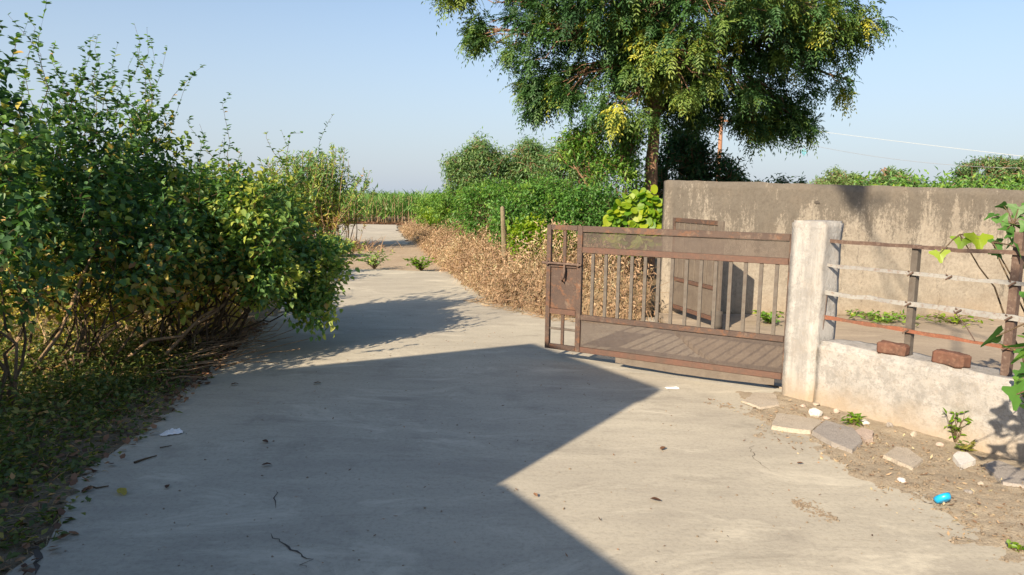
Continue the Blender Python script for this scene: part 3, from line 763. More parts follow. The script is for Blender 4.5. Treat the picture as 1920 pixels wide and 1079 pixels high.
# thin dead twigs lying under the leaning shrub
polys = []
for k in range(70):
    c = np.array([-3.0 + rng.normal(0, .35), 6.9 + rng.normal(0, .5), .05]); a = rng.normal(.45, .35)
    L = .3 + .6 * rng.random(); dv = np.array([math.cos(a), math.sin(a), .12 + .25 * rng.random()]) * L
    polys.append((branch(rng, c - dv * .5 * np.array([1, 1, .1]), c + dv * .5, 4, .08, lift=0), np.linspace(.007, .003, 4)))
for (a, b) in (((-3.3, 6.35, .0), (-2.35, 7.6, .80)), ((-3.5, 6.1, .0), (-2.6, 7.2, .55)), ((-3.9, 5.75, 0), (-2.9, 6.6, .7)), ((-4.1, 5.6, 0), (-3.6, 6.0, 1.2)), ((-3.75, 5.55, 0), (-3.3, 5.9, 1.3))):
    polys.append((branch(rng, a, b, 7, .05, lift=.05), np.linspace(.020, .009, 7)))
V, F = tubes(polys, 5)
tag(link('dead_branches', mesh('dead_branches', V, F, MAT['dry_stem'], smooth=True)), 'bare dead branches and twigs under the leaning green shrub', 'branches', kind='stuff')
# dry undergrowth that catches the sun under and behind the shrubs
q = scatter([(-3.0, 6.7), (-3.9, 6.05), (-6.5, 6.0), (-10, 7.5), (-10, 9.5), (-4, 10), (-3.1, 8.6)], 13000, rng)
pos = np.stack([q[:, 0], q[:, 1],   .02 + .95 * rng.random(len(q)) ** 1.5], 1)
V1 = leaf_cards(pos, unit(rand_dir(rng, len(q))), unit(rand_dir(rng, len(q)) + np.array([0, 0, .6])), .06 * (.6 + .7 * rng.random(len(q))), .036, np.clip(rng.normal(.58, .26, len(q)), 0, 1), full=False)
pb = pos.copy(); pb[:, 2] = 0
V2 = blades(pb[:3500], rand_dir(rng, 3500) * np.array([1, 1, .3]) + np.array([0, 0, .8]), .35 + .5 * rng.random(3500), .010, np.clip(rng.normal(.62, .25, 3500), 0, 1), .3, rng)
tag(link('undergrowth', mesh('undergrowth', V1[0], V1[1], MAT['gold_leaf'], V1[2])), 'sunlit yellow and brown undergrowth seen below the dark shrubs', 'undergrowth', kind='stuff')
tag(link('dry_grass', mesh('dry_grass', V2[0], V2[1], MAT['dry_leaf'], V2[2])), 'dry straw-coloured grass standing among the sunlit undergrowth', 'grass', kind='stuff')

# ---- wispy clump by the far end of the road
rng = np.random.default_rng(21)
base = np.array([-5.62, 21.0, -.03])
root = empty('wispy_shrub', base, 'tall wispy clump of thin upright stems beside the far end of the road', 'shrub')
polys, P_, D_, N_, T_, L_ = [], [], [], [], [], []
for k in range(150):
    s = base + np.array([rng.normal(0, .40), rng.normal(0, .35), 0]); a = rng.random() * 6.28; r = abs(rng.normal(0, .85)); h = 2.0 + 1.0 * rng.random() - r * .45
    tip = s + np.array([math.cos(a) * r, math.sin(a) * r, max(.8, h)])
    P = branch(rng, s, tip, 6, .04, lift=.08); polys.append((P, np.linspace(.015, .005, 6)))
    m = 64; t = .22 + .78 * rng.random(m) ** .75; ii = np.minimum((t * 5).astype(int), 4); fr = t * 5 - ii
    P_.append(P[ii] * (1 - fr)[:, None] + P[ii + 1] * fr[:, None] + rng.normal(0, .03, (m, 3)))
    D_.append(unit(rand_dir(rng, m) * .8 + np.array([0, 0, .5]))); N_.append(unit(rand_dir(rng, m) + np.array([0, 0, .6])))
    T_.append(np.clip(rng.normal(.60, .13, m) + (t < .45) * .26, 0, 1)); L_.append(.10 + .09 * rng.random(m))
V, F = tubes(polys, 4)
link('stem', mesh('stem', V - base, F, MAT['dry_stem'], smooth=True), root)
V, F, T = leaf_cards(*map(np.concatenate, (P_, D_, N_, L_)), .035, np.concatenate(T_))
link('foliage', mesh('foliage', V - base, F, MAT['shrub_leaf'], T), root)
q = rng.normal(0, 1, (1500, 2)) * np.array([.75, .55]) + base[:2]
V, F, T = blades(np.stack([q[:, 0], q[:, 1], np.full(1500, -.05)], 1), rand_dir(rng, 1500) * np.array([1, 1, .3]) + np.array([0, 0, .8]), .35 + .6 * rng.random(1500), .018, np.clip(rng.normal(.45, .2, 1500), 0, 1), .35, rng)
link('dry_skirt', mesh('dry_skirt', V - base, F, MAT['dry_leaf'], T), root)
shrub('shrub', 'low weedy shrub with yellowish leaves left of the wispy clump', 'shrub', (-6.9, 20.5, -.03), [(-6.9, 20.5, 1.0, 1.0, .9, .75), (-8.3, 21, 1.1, 1.1, .9, .8)], 109, 8, 300, 20, leaf=(.12, .05), tint=(.66, .12), rad=.018, full=False)
shrub('shrub', 'small green weedy shrub right under the wispy clump', 'shrub', (-4.3, 19.0, -.03), [(-4.55, 18.6, .25, .6, .6, .25)], 110, 5, 90, 18, leaf=(.09, .045), tint=(.58, .12), rad=.01, full=False)

# ---- cane field closing the view
rng = np.random.default_rng(31)
xs, ys = [], []
for r_ in range(26):
    y = 40.5 + r_ * (.55 if r_ < 12 else 2.2); n = int(52 / (.24 if r_ < 8 else .45)); x = -44 + 52 * (np.arange(n) + rng.random(n)) / n
    xs.append(x); ys.append(y + rng.normal(0, .14, n))
x, y = np.concatenate(xs), np.concatenate(ys); n = len(x)
hh = 1.95 + .42 * rng.random(n) + .12 * np.sin(x * .8) + .16 * np.sin(x * .23 + 1) + .10 * np.sin(x * 2.1 + y)
parts = []
for k in range(10):
    z0 = hh * (.10 + .5 * rng.random(n)) if k else hh * .5
    pos = np.stack([x + rng.normal(0, .05, n), y + rng.normal(0, .05, n), z0 - .06], 1)
    dd = unit(rand_dir(rng, n) * np.array([.75, .75, .15]) + np.array([0, 0, 1.0]))
    parts.append(blades(pos, dd, hh * .42 + .28 * rng.random(n), .065, np.clip(rng.normal(.48, .15, n) + (.12 if k == 9 else 0), 0, 1), .30 + .3 * rng.random(n), rng))
V, F, T = cat(parts)
tag(link('cane_field', mesh('cane_field', V, F, MAT['cane_leaf'], T)), 'green cane field closing the view at the end of the road', 'crop field', kind='stuff')
m = y < 44
polys_V, polys_F = tubes([([(a, b, -.1), (a + rng.normal(0, .05), b, c * .62)], [.018, .014]) for a, b, c in zip(x[m], y[m], hh[m])], 4)
tag(link('cane_stalks', mesh('cane_stalks', polys_V, polys_F, MAT['dry_stem'])), 'bare lower stalks along the front of the cane field', 'crop stalks', kind='stuff')
q = scatter([(-16, 38.0), (-3.0, 38.0), (-3.0, 40.6), (-16, 40.6)], 3000, rng)
V, F, T = blades(np.stack([q[:, 0], q[:, 1], np.full(len(q), -.06)], 1), rand_dir(rng, len(q)) * np.array([1, 1, .3]) + np.array([0, 0, .5]), .18 + .3 * rng.random(len(q)), .04, np.clip(rng.normal(.25, .2, len(q)), 0, 1), .5, rng)
tag(link('field_edge_litter', mesh('field_edge_litter', V, F, MAT['brown_leaf'], T)), 'reddish-brown dry trash along the foot of the cane field', 'crop litter', kind='stuff')

# ---- bank of dried vegetation on the far right side of the road
FOOT = [(1.75, 9.35), (1.1, 9.45), (.35, 9.75), (-.35, 11.0), (-.85, 13), (-1.35, 15.2), (-2.1, 19), (-3.1, 24), (-4.6, 30.5), (-5.2, 34)]
BACK = [(-3.6, 36), (-2.2, 30.5), (-.7, 24), (.3, 19), (1.2, 15.2), (1.5, 13), (1.75, 11.5), (2.0, 10.4)]
BANK = FOOT + BACK
FA = np.array(FOOT)
def foot_dist(x, y):
    best = np.full(np.shape(x), 1e9)
    for a, b in zip(FA, FA[1:]):
        ab = b - a; t = np.clip(((x - a[0]) * ab[0] + (y - a[1]) * ab[1]) / (ab @ ab), 0, 1)
        best = np.minimum(best, np.hypot(x - a[0] - ab[0] * t, y - a[1] - ab[1] * t))
    return best
def bank_h(x, y):
    d = foot_dist(x, y); return .80 * np.clip(d / 1.15, 0, 1) ** .65 * (1 - .25 * np.clip((y - 20) / 12, 0, 1))
def inside(px, py, P):
    c = False; j = len(P) - 1
    for i in range(len(P)):
        if (P[i][1] > py) != (P[j][1] > py) and px < (P[j][0] - P[i][0]) * (py - P[i][1]) / (P[j][1] - P[i][1]) + P[i][0]: c = not c
        j = i
    return c
relief('bank', -6, 3, 9, 36, .22, lambda x, y: float(bank_h(x, y)) * .72 - .06 + .06 * noise.noise(Vector((x * 2, y * 2, 0))) if inside(x, y, BANK) else -.09, MAT['field_soil'], keep=lambda x, y: inside(x, y, BANK))
rng = np.random.default_rng(41)
q = scatter(BANK, 46000, rng)
w = np.clip(1.25 - (q[:, 1] - 9) / 26, .25, 1); q = q[rng.random(len(q)) < w]
q3 = q[rng.random(len(q)) < .4]
h = bank_h(q[:, 0], q[:, 1]); n = len(q)
clump = np.array([noise.noise(Vector((a * .9, b * .9, 3))) + .5 * noise.noise(Vector((a * 2.6, b * 2.6, 7))) for a, b in q])
tone = np.clip(.52 + .42 * clump + rng.normal(0, .16, n), 0, 1)
z = h * (.20 + .90 * rng.random(n) ** .6) * (1 + .6 * clump)
V1 = blades(np.stack([q[:, 0], q[:, 1], z * .7], 1), rand_dir(rng, n) * np.array([1, 1, .55]) + np.array([-.15, -.25, .45]), .16 + .44 * rng.random(n) ** 1.5, .0075 + .004 * (q[:, 1] > 14), np.clip(tone + rng.normal(0, .12, n), 0, 1), .7 + .9 * rng.random(n), rng, 4)
tag(link('dried_stalks', mesh('dried_stalks', V1[0], V1[1], MAT['dry_leaf'], V1[2])), 'tangle of tan dried stalks covering the bank beyond the gate', 'dry vegetation', kind='stuff')
pick = rng.random(n) < .55; qq, zq, tq = q[pick], z[pick], tone[pick]; m_ = len(qq)
V, F, T = cat([leaf_cards(np.stack([qq[:, 0] + rng.normal(0, .08, m_), qq[:, 1] + rng.normal(0, .08, m_), zq + rng.normal(.02, .07, m_)], 1), unit(rand_dir(rng, m_) + np.array([0, 0, -.6])), unit(rand_dir(rng, m_) + np.array([0, -.3, .4])),
    .055 * (.4 + 1.2 * rng.random(m_)), .017, np.clip(tq + rng.normal(0, .15, m_), 0, 1), fold=.4, curl=.7) for _ in range(2)])
tag(link('dried_leaves', mesh('dried_leaves', V, F, MAT['dry_leaf'], T)), 'curled tan dried leaves over the bank beyond the gate', 'dry vegetation', kind='stuff')
polys = []
for a, b in q[rng.choice(n, 620)]:
    h0 = float(bank_h(a, b)); L_ = .25 + .55 * rng.random(); dv = np.array([rng.normal(0, .5), rng.normal(0, .5), .35 + .5 * rng.random()]) * L_
    polys.append((branch(rng, (a, b, h0 * .55), np.array([a, b, h0 * .7]) + dv, 4, .14, lift=.2), np.linspace(.005, .002, 4)))
V, F = tubes(polys, 3)
tag(link('dead_stems', mesh('dead_stems', V, F, MAT['dry_stem'], smooth=True)), 'thin dead stems sticking out of the tan dried bank', 'dry stems', kind='stuff')
# straw spilling from the bank on to the concrete
q = scatter([(.55, 9.3), (1.5, 9.0), (1.6, 9.5), (.3, 9.9), (-.4, 11.2), (-.75, 11.0), (-.1, 10.1)], 700, rng); n = len(q)
V, F, T = blades(np.stack([q[:, 0], q[:, 1], np.full(n, .006)], 1), rand_dir(rng, n) * np.array([1, 1, .08]) + np.array([0, 0, .06]), .08 + .14 * rng.random(n), .010, np.clip(rng.normal(.6, .2, n), 0, 1), .05, rng)
V[:, 2] = np.maximum(V[:, 2], .004)
tag(link('spilled_straw', mesh('spilled_straw', V, F, MAT['dry_leaf'], T)), 'loose straw spilled from the dry bank on to the concrete', 'straw', kind='stuff')
# leaning post in the bank
pp = np.array([-.16, 13.2, .4])
t = empty('wooden_post', pp, 'weathered wooden post leaning at the edge of the green bushes', 'post')
V, F = tubes([([(.03, 0, -.45), (.01, 0, .2), (-.02, .01, .7), (-.035, .01, .98)], [.05, .05, .042, .04])], 8)
link('shaft', mesh('shaft', V, F, MAT['post_wood'], smooth=True), t)
V, F = tubes([([(-.035, .01, .97), (-.036, .01, 1.0)], [.04, .012])], 8)
link('top', mesh('top', V, F, MAT['post_wood']), t)

# ---- green bushes behind the bank
G_B = 'green bushes behind the dried bank'
def bush(label, base, blobs, seed, mat='bush_leaf', tint=(.48, .14), ntwig=420, per=24, leaf=(.085, .038), nm='bush'):
    return shrub(nm, label, 'bush', base, blobs, seed, 7, ntwig, per, leaf, mat, 'stem', tint, G_B, .02, .34, False, shell=.6, dry=.01)
bush('rounded dense green bush directly behind the wooden post', (.75, 14.6, .3), [(.75, 14.6, 1.25, .95, .9, .85), (.1, 14.4, 1.05, .7, .7, .65)], 201, ntwig=560)
bush('green bush beside the creeper, under the small pale tree', (1.6, 13.8, .3), [(1.55, 13.8, 1.15, .7, .7, .8)], 202, tint=(.36, .14))
bush('wide green bush with feathery top, left of the wooden post', (-.6, 17.5, .3), [(-.5, 17.5, 1.2, 1.1, 1, .85), (.5, 18, 1.3, 1.1, 1, .85)], 203, ntwig=600, tint=(.50, .14))
bush('pale green low bush farther down the bank', (-1.9, 22.5, .3), [(-1.6, 22.5, 1.15, 1.15, 1.2, .75), (-.6, 22.5, 1.35, 1, 1.2, .85)], 204, ntwig=520, tint=(.62, .12), leaf=(.085, .035))
bush('farthest pale bush where the bank meets the cane field', (-3.1, 28, .2), [(-3.0, 28, 1.0, 1.1, 1.2, .7), (-1.6, 28.5, 1.2, 1.2, 1.2, .8)], 205, ntwig=480, tint=(.68, .12), leaf=(.10, .04))
bush('small yellow-green leafy bush low beside the wooden post', (.28, 12.6, .3), [(.28, 12.6, .85, .38, .4, .38), (.75, 12.4, .80, .4, .35, .33)], 206, 'lime_leaf', (.30, .16), 190, 20, (.075, .05))
bush('bright lime weed patch on the crest of the dried bank', (-2.55, 25, .5), [(-2.5, 25, .85, .7, .8, .28)], 207, 'lime_leaf', (.30, .15), 130, 18, (.09, .05))

# ---- lime creeper with large round leaves on the wall end
def big_leaf_mesh(name, mat, lobes=0):
    n = 16 if lobes == 0 else 28; V = [(0, 0, 0)]
    for k in range(n):
        a = -math.pi + 2 * math.pi * (k + .5) / n
        if lobes: r = .55 + .45 * max(0, math.cos(a * lobes / 2.0 * 1.0)) ** 1.2 if abs(a) < 2.75 else .22
        else: r = .5 * (1 + .28 * math.cos(a)) * (.55 if abs(a) > 2.8 else 1)
        x, y = math.cos(a) * r * (.5 if lobes else 1) + (0 if lobes else .42), math.sin(a) * r * (.5 if lobes else 1)
        V.append((x, y, -.16 * (x * x + y * y) + .10 * abs(y)))
    F = [[0, 1 + k, 1 + (k + 1) % n] for k in range(n)]
    me = mesh(name, V, F, mat); a_ = me.attributes.new('tint', 'FLOAT', 'POINT')
    return me
def leaf_variants(name, mat, tints, lobes=0):
    out = []
    for t_ in tints:
        me = big_leaf_mesh(name, mat, lobes); me.attributes['tint'].data.foreach_set('value', np.full(len(me.vertices), t_, np.float32)); out.append(me)
    return out
def place_leaf(me, parent, P, D, N, size, base):
    D = Vector(D).normalized(); N = Vector(N); Y = N.cross(D).normalized(); N = D.cross(Y)
    o = link('leaf', me, parent)
    o.matrix_local = Matrix(((D.x, Y.x, N.x, P[0] - base[0]), (D.y, Y.y, N.y, P[1] - base[1]), (D.z, Y.z, N.z, P[2] - base[2]), (0, 0, 0, 1))) @ Matrix.Scale(size, 4)
    return o
rng = np.random.default_rng(51)
base = np.array([1.95, 12.0, .1])
root = empty('creeper', base, 'bright lime creeper with large round leaves at the left end of the compound wall', 'creeper')
lv = leaf_variants('leaf', MAT['lime_leaf'], [.0, .15, .3, .45, .62])
tips = []
polys = []
for k in range(26):
    tp = np.array([1.93 + rng.normal(0, .22), 11.75 + rng.normal(0, .12), .75 + .8 * rng.random()])
    P = branch(rng, base + rng.normal(0, .06, 3), tp, 6, .06); polys.append((P, np.linspace(.012, .004, 6))); tips.append(P)
V, F = tubes(polys, 5); link('stem', mesh('stem', V - base, F, MAT['stem'], smooth=True), root)
for k in range(285):
    u_ = rand_dir(rng, 1)[0]; u_[1] = -abs(u_[1]) * .8 if k < 230 else u_[1]; P = np.array([1.93, 11.75, 1.22]) + u_ * np.array([.52, .30, .50]) * (.72 + .33 * rng.random())
    P[0] += .10 * (P[2] - 1.2)
    place_leaf(lv[rng.integers(0, 5)], root, P, rng.normal(0, .6, 3) + np.array([0, -.5, -.6]), rng.normal(0, .45, 3) + np.array([-.2, -.7, .7]), .085 + .075 * rng.random(), base)

# ---- trees
def tree(label, base, blobs, seed, trunk_r=.1, mat='acacia_leaf', tint=(.45, .15), ntwig=260, per=30, leaf=(.09, .022), limbs=6, stemmat='bark', group=None, nm='tree', twigw=.5, shell=.5):
    return shrub(nm, label, 'tree', base, blobs, seed, limbs, ntwig, per, leaf, mat, stemmat, tint, group, trunk_r, twigw, False, spread=.03, stem_name='trunk', fol_name='crown', shell=shell, dry=0)
G_F = 'feathery trees beyond the bushes'
tree('feathery grey-green tree at the left end of the tree line', (-1.4, 28, 0), [(-1.5, 28, 2.5, 1.0, 1, .8), (-1.3, 28, 3.3, .55, .7, .55), (-2.0, 28, 2.0, .7, .8, .6), (-.7, 28, 2.9, .6, .6, .5), (-2.3, 28, 2.8, .4, .5, .35)], 301, ntwig=380, leaf=(.15, .045), group=G_F, shell=.1, twigw=.9, tint=(.55, .2))
tree('feathery grey-green tree with a pointed top, second in the line', (.6, 28.5, 0), [(.5, 28.5, 2.5, 1.3, 1, .85), (.55, 28.5, 3.3, .6, .7, .5), (-.4, 28.5, 2.2, .7, .8, .6), (1.2, 28.5, 2.9, .5, .6, .45)], 302, ntwig=400, leaf=(.15, .045), group=G_F, shell=.1, twigw=.9, tint=(.55, .2))
tree('feathery pale tree close to the small leafy tree', (2.0, 27.5, 0), [(1.9, 27.5, 2.5, 1.4, 1, .95), (2.0, 27.5, 3.2, .8, .7, .55), (2.9, 27.5, 2.6, .9, .8, .8)], 303, ntwig=380, leaf=(.15, .045), group=G_F, shell=.1, twigw=.9, tint=(.52, .15))
tree('small leafy tree with fresh green hanging twigs left of the big trunk', (1.95, 15.2, 0), [(1.75, 15.2, 2.75, .75, .7, .55), (1.2, 15.2, 2.55, .45, .5, .35), (2.1, 15, 1.95, .6, .6, .6), (2.35, 15.0, 2.9, .4, .5, .5)], 304, .05, 'bush_leaf', (.60, .22), 330, 26, (.10, .035), 7)
tree('dark dense tree standing behind the compound wall right of the big trunk', (4.6, 18.5, 0), [(4.1, 18.5, 2.3, .9, .9, 1.0), (5.0, 18.6, 2.0, .95, .9, .9), (4.3, 18.6, 3.0, .6, .6, .55), (3.7, 18.4, 1.4, .8, .8, .8)], 305, .08, 'dark_leaf', (.42, .2), 700, 26, (.11, .05), 8, shell=.65)
tree('low dark bluish shrubby tree just above the wall top', (7.0, 20.5, 0), [(6.5, 20.5, 1.75, .9, .8, .5), (7.7, 20.5, 1.8, .9, .8, .45), (7.2, 20.7, 1.4, 1.3, .8, .6)], 306, .06, 'dark_leaf', (.62, .2), 330, 24, (.11, .05), 7, shell=.3)
G_R = 'far trees beyond the compound wall'
tree('small yellowish round tree far beyond the middle of the wall', (17.6, 40, 0), [(17.6, 40, 2.4, 1.5, 1.3, 1.0), (18.3, 40, 2.0, 1.3, 1.3, 1.0), (16.7, 40, 1.9, 1.1, 1.3, .8)], 307, .12, 'acacia_leaf', (.80, .14), 420, 26, (.20, .06), 7, group=G_R)
tree('far olive tree with a small tuft at its left top', (20.4, 39, 0), [(20.3, 39, 2.3, 1.3, 1.3, 1.0), (19.5, 39, 3.15, .45, .5, .45), (21.3, 39, 2.0, 1.2, 1.3, .9), (19.3, 39, 2.2, .8, 1, .9)], 308, .12, 'acacia_leaf', (.58, .16), 460, 26, (.20, .06), 8, group=G_R)
tree('largest far green tree at the right edge over the wall', (24.2, 37, 0), [(23.4, 37, 2.9, 1.4, 1.3, 1.15), (24.9, 37, 3.0, 1.3, 1.3, 1.0), (22.1, 37, 2.0, 1.1, 1.3, .9), (25.8, 37, 2.2, 1.4, 1.3, 1.2)], 309, .14, 'acacia_leaf', (.50, .18), 700, 26, (.20, .06), 9, group=G_R)
rng = np.random.default_rng(61)
q = scatter([(5.4, 11.2), (12.5, 11.2), (12.5, 13.2), (5.6, 13.2)], 1400, rng); n = len(q)
hh = (1.62 + .50 * rng.random(n)) * np.clip((q[:, 0] - 4.4) / 1.4, .5, 1)
parts = []
for k in range(12):
    t_ = .35 + .65 * rng.random(n)
    parts.append(leaf_cards(np.stack([q[:, 0] + rng.normal(0, .06, n), q[:, 1] + rng.normal(0, .06, n), hh * t_], 1), unit(rand_dir(rng, n) + np.array([0, 0, .5])), unit(rand_dir(rng, n) + np.array([0, -.2, .6])), .09 * (.6 + .7 * rng.random(n)), .035, np.clip(rng.normal(.62, .14, n), 0, 1)))
V, F, T = cat(parts)
tag(link('tall_weeds', mesh('tall_weeds', V, F, MAT['bush_leaf'], T)), 'fresh green weeds showing over the top of the compound wall', 'weeds', kind='stuff')

# ---- the big tree with drooping divided leaves
rng = np.random.default_rng(71)
TY = 15.3
def ip(px, py, dy=0.0): return aty(px, py, TY + dy)
nb = np.array([2.83, TY, 0.0])
neem = empty('big_tree', nb, 'big shade tree with a slim reddish trunk and drooping dark and golden foliage', 'tree')
K = TY / FPX
BL_ = [(1215, 70, 150, 120, 0), (1090, 70, 120, 90, -1), (1000, 60, 80, 65, 0), (930, 95, 40, 26, .3), (900, 68, 20, 14, .3), (862, -4, 28, 12, .2), (1030, 170, 55, 40, .5), (1000, 205, 24, 20, .5), (1105, 150, 80, 55, -.8),
       (1190, 195, 75, 45, -1.2), (1260, 130, 75, 70, -1.9), (1290, 205, 80, 40, .4), (1330, 110, 70, 90, .8), (1440, 60, 90, 70, -.9), (1545, 45, 75, 55, 0), (1610, 90, 45, 40, .3), (1650, 70, 26, 26, .4), (1600, 165, 40, 26, .5),
       (1500, 130, 70, 45, .7), (1390, 200, 70, 38, .9), (1455, 205, 60, 30, .6), (1420, 245, 50, 14, .7), (1503, 240, 22, 16, .4), (1370, 160, 50, 40, -.6),
       (1250, -110, 300, 130, 0), (1100, -60, 150, 80, -.6), (1440, -70, 160, 90, -.4), (1250, -240, 220, 110, 0), (1300, 10, 130, 70, -2.0), (1150, 0, 110, 60, -1.8), (1480, 0, 110, 50, -1.5)]
centers = []
for (px, py, rx, ry, dy) in BL_:
    c = ip(px, py, dy); centers.append((c[0], c[1], c[2] + .14, rx * K, max(.55, rx * K * .85) if rx > 45 else rx * K, ry * K))
trunk_top = np.array([2.86, TY, 3.15])
polys = [(branch(rng, nb + np.array([0, 0, -.1]), trunk_top, 9, .012, lift=0), np.linspace(.165, .115, 9))]
mid = [np.array([2.9, TY, 4.1]), np.array([2.5, TY - .3, 4.3]), np.array([3.5, TY, 4.5]), np.array([2.9, TY - .5, 5.2]), np.array([3.3, TY + .2, 6.2])]
for m_ in mid: polys.append((branch(rng, trunk_top, m_, 6, .05, lift=0), np.linspace(.10, .06, 6)))
twigs = []
LPs, LDs, LTs = [], [], []
clumps = []
for ci, c in enumerate(centers):
    c = np.array(c); j = mid[int(np.argmin([np.linalg.norm(c[:3] - m_) for m_ in mid]))]
    P = branch(rng, j, c[:3], 8, .07, lift=.15); polys.append((P, np.linspace(.05, .018, 8)))
    vol = c[3] * c[4] * c[5]; nc = int(np.clip(13 + 52 * vol ** .75, 11, 62))
    if c[2] > 6.6: nc = int(nc * .45)
    tips, _ = sample_blobs(rng, [c], nc, .55); tips = tips + rng.normal(0, .06, tips.shape) + .16 * np.array([noise.noise_vector(Vector(q_ * 1.7)) for q_ in tips])
    hue0 = rng.normal(.40, .11)
    for tp in tips:
        if noise.noise(Vector((tp[0] * .85, tp[1] * .85, tp[2] * 1.1 + 5))) < -.21: continue
        a = P[rng.integers(3, 8)]
        Q = branch(rng, a, tp, 5, .10, lift=.15); polys.append((Q, np.linspace(.014, .005, 5)))
        clumps.append((tp, unit(Q[-1] - Q[-2]), hue0 + rng.normal(0, .11)))
V, F = tubes(polys, 7)
link('trunk', mesh('trunk', V - nb, F, MAT['bark'], smooth=True), neem)
CP = np.array([c[0] for c in clumps]); CD = np.array([c[1] for c in clumps]); CH = np.array([c[2] for c in clumps])
golden = rng.random(len(CH)) < .05
CH = np.where(golden, .76 + .2 * rng.random(len(CH)), np.clip(CH, .1, .70))
NL = 18
P = np.repeat(CP, NL, 0) + rng.normal(0, .07, (len(CP) * NL, 3)); D = unit(np.repeat(CD, NL, 0) * .5 + rand_dir(rng, len(P)) + np.array([0, 0, .05]))
H = np.repeat(CH, NL) + rng.normal(0, .06, len(P)); Ln = .17 + .20 * rng.random(len(P)); droop_ = .1 + .75 * rng.random(len(P))
parts = []
side0 = unit(np.cross(D, np.array([0, 0, 1.]) + rng.normal(0, .2, D.shape)))
for k in range(6):
    t_ = .22 + .78 * k / 5
    R = P + D * (Ln * t_)[:, None]; R[:, 2] -= Ln * droop_ * t_ * t_
    tan = D * 1.0; tan = tan - np.array([0, 0, 1.]) * (2 * droop_[:, None] * t_); tan = unit(tan)
    for s in ((-1, 1) if k < 5 else (0,)):
        dd = unit(tan * .75 + side0 * s * .8 + rng.normal(0, .12, D.shape))
        nn = unit(np.cross(side0, tan) * -1 + rng.normal(0, .25, D.shape)); nn = np.where(nn[:, 2:3] < 0, -nn, nn)
        parts.append(leaf_cards(R, dd, nn, .11 * (.75 + .5 * rng.random(len(P))) * (1 - .25 * t_), .030, np.clip(H, 0, 1), curl=.1))
V, F, T = cat(parts)
link('crown', mesh('crown', V - nb, F, MAT['neem_leaf'], T), neem)

# ---- off-frame tree behind the viewpoint, whose crown shades a patch of the wall top
rng = np.random.default_rng(81)
shrub('shade_tree', 'tall leafy tree standing behind the viewpoint, outside the view', 'tree', (1.5, -5.5, 0),
      [(-.2, -3.5, 9.9, 1.2, 1.1, 1.1), (1.4, -4.6, 9.6, 1.8, 1.5, 1.6), (-3.95, -3.42, 10.50, .26, .28, .24)], 401, 7, 330, 34, (.20, .10), 'dark_leaf', 'bark', (.5, .15), None, .06, .4, False, spread=.02, stem_name='trunk', fol_name='crown')

# ---- lobed-leaf plants at the right edge
rng = np.random.default_rng(91)
lob = leaf_variants('leaf', MAT['lime_leaf'], [.02, .1, .2, .45], 7)
lobd = leaf_variants('leaf', MAT['bush_leaf'], [.15, .3, .45, .62], 7)
def lobed_plant(label, base, spots, stems, meshes, seed, group=None):
    r = np.random.default_rng(seed); base = np.array(base, float)
    root = empty('lobed_plant', base, label, 'plant', group); polys = []
    for s in stems: polys.append((branch(r, base, s, 7, .03, lift=.12), np.linspace(.009, .004, 7)))
    nodes = np.concatenate([p[0][2:] for p in polys])
    for (p, dr, nr, size, mi) in spots:
        p = np.array(p); a = nodes[np.argmin(np.linalg.norm(nodes - p, axis=1))]
        polys.append((branch(r, a, p, 4, .04, lift=.1), np.linspace(.005, .003, 4)))
        place_leaf(meshes[mi % len(meshes)], root, p, dr, nr, size, base)
    V, F = tubes(polys, 5); link('stem', mesh('stem', V - base, F, MAT['stem'], smooth=True), root)
    return root
sp = []
for (px, py, y, size, mi) in ((1835, 448, 4.85, .20, 3), (1803, 452, 4.88, .15, 2), (1762, 476, 4.9, .14, 3)):
    sp.append((aty(px, py, y), (-.15 + rng.normal(0, .2), -.5, -1), (-.3 + rng.normal(0, .25), -1, .45), size, mi))
lobed_plant('pale yellow-green lobed leaves drooping over the top fence rail', (3.75, 4.85, .0), sp, [aty(1800, 440, 4.9), aty(1860, 452, 4.9)], lob, 92)
sp = []
for k in range(26):
    px, py = 1895 + rng.normal(0, 26), 440 + rng.normal(0, 38); px = max(px, 1838)
    sp.append((aty(px, py, 4.75 + rng.normal(0, .08)), rng.normal(0, .6, 3) + np.array([-.5, -.3, -.4]), rng.normal(0, .4, 3) + np.array([-.2, -.7, .7]),   .10 + .06 * rng.random(), int(rng.integers(0, 4))))
lobed_plant('darker green lobed-leaf plant leaning in at the right edge above the dark post', (3.8, 4.7, 0), sp, [aty(1860, 455, 4.75), aty(1900, 420, 4.75), aty(1930, 480, 4.7)], lobd, 93)
sp = []
for k in range(12):
    px, py = 1925 + rng.normal(0, 14), 705 + rng.normal(0, 26)
    sp.append((aty(px, py, 4.18 + rng.normal(0, .05)), rng.normal(0, .5, 3) + np.array([-.7, -.3, -.2]), rng.normal(0, .4, 3) + np.array([-.2, -.6, .8]), .085 + .045 * rng.random(), int(rng.integers(0, 4))))
lobed_plant('green leaves poking in at the right edge in front of the low wall', (3.22, 4.0, 0), sp, [aty(1950, 700, 4.15), aty(1945, 735, 4.15)], lobd, 94)
sp = []
for k in range(42):
    p = np.array([2.16, 2.80, 1.12]) + rng.normal(0, 1, 3) * np.array([.12, .14, .17])
    sp.append((p, rng.normal(0, .6, 3) + np.array([-.2, 0, -.4]), rng.normal(0, .5, 3) + np.array([0, 0, 1]), .13 + .06 * rng.random(), int(rng.integers(0, 4))))
lobed_plant('lobed-leaf plant beside the viewpoint, just outside the right edge', (2.75, 2.5, 0), sp, [(2.2, 2.75, 1.2), (2.3, 2.8, .95), (2.2, 2.9, 1.35)], lobd, 95)

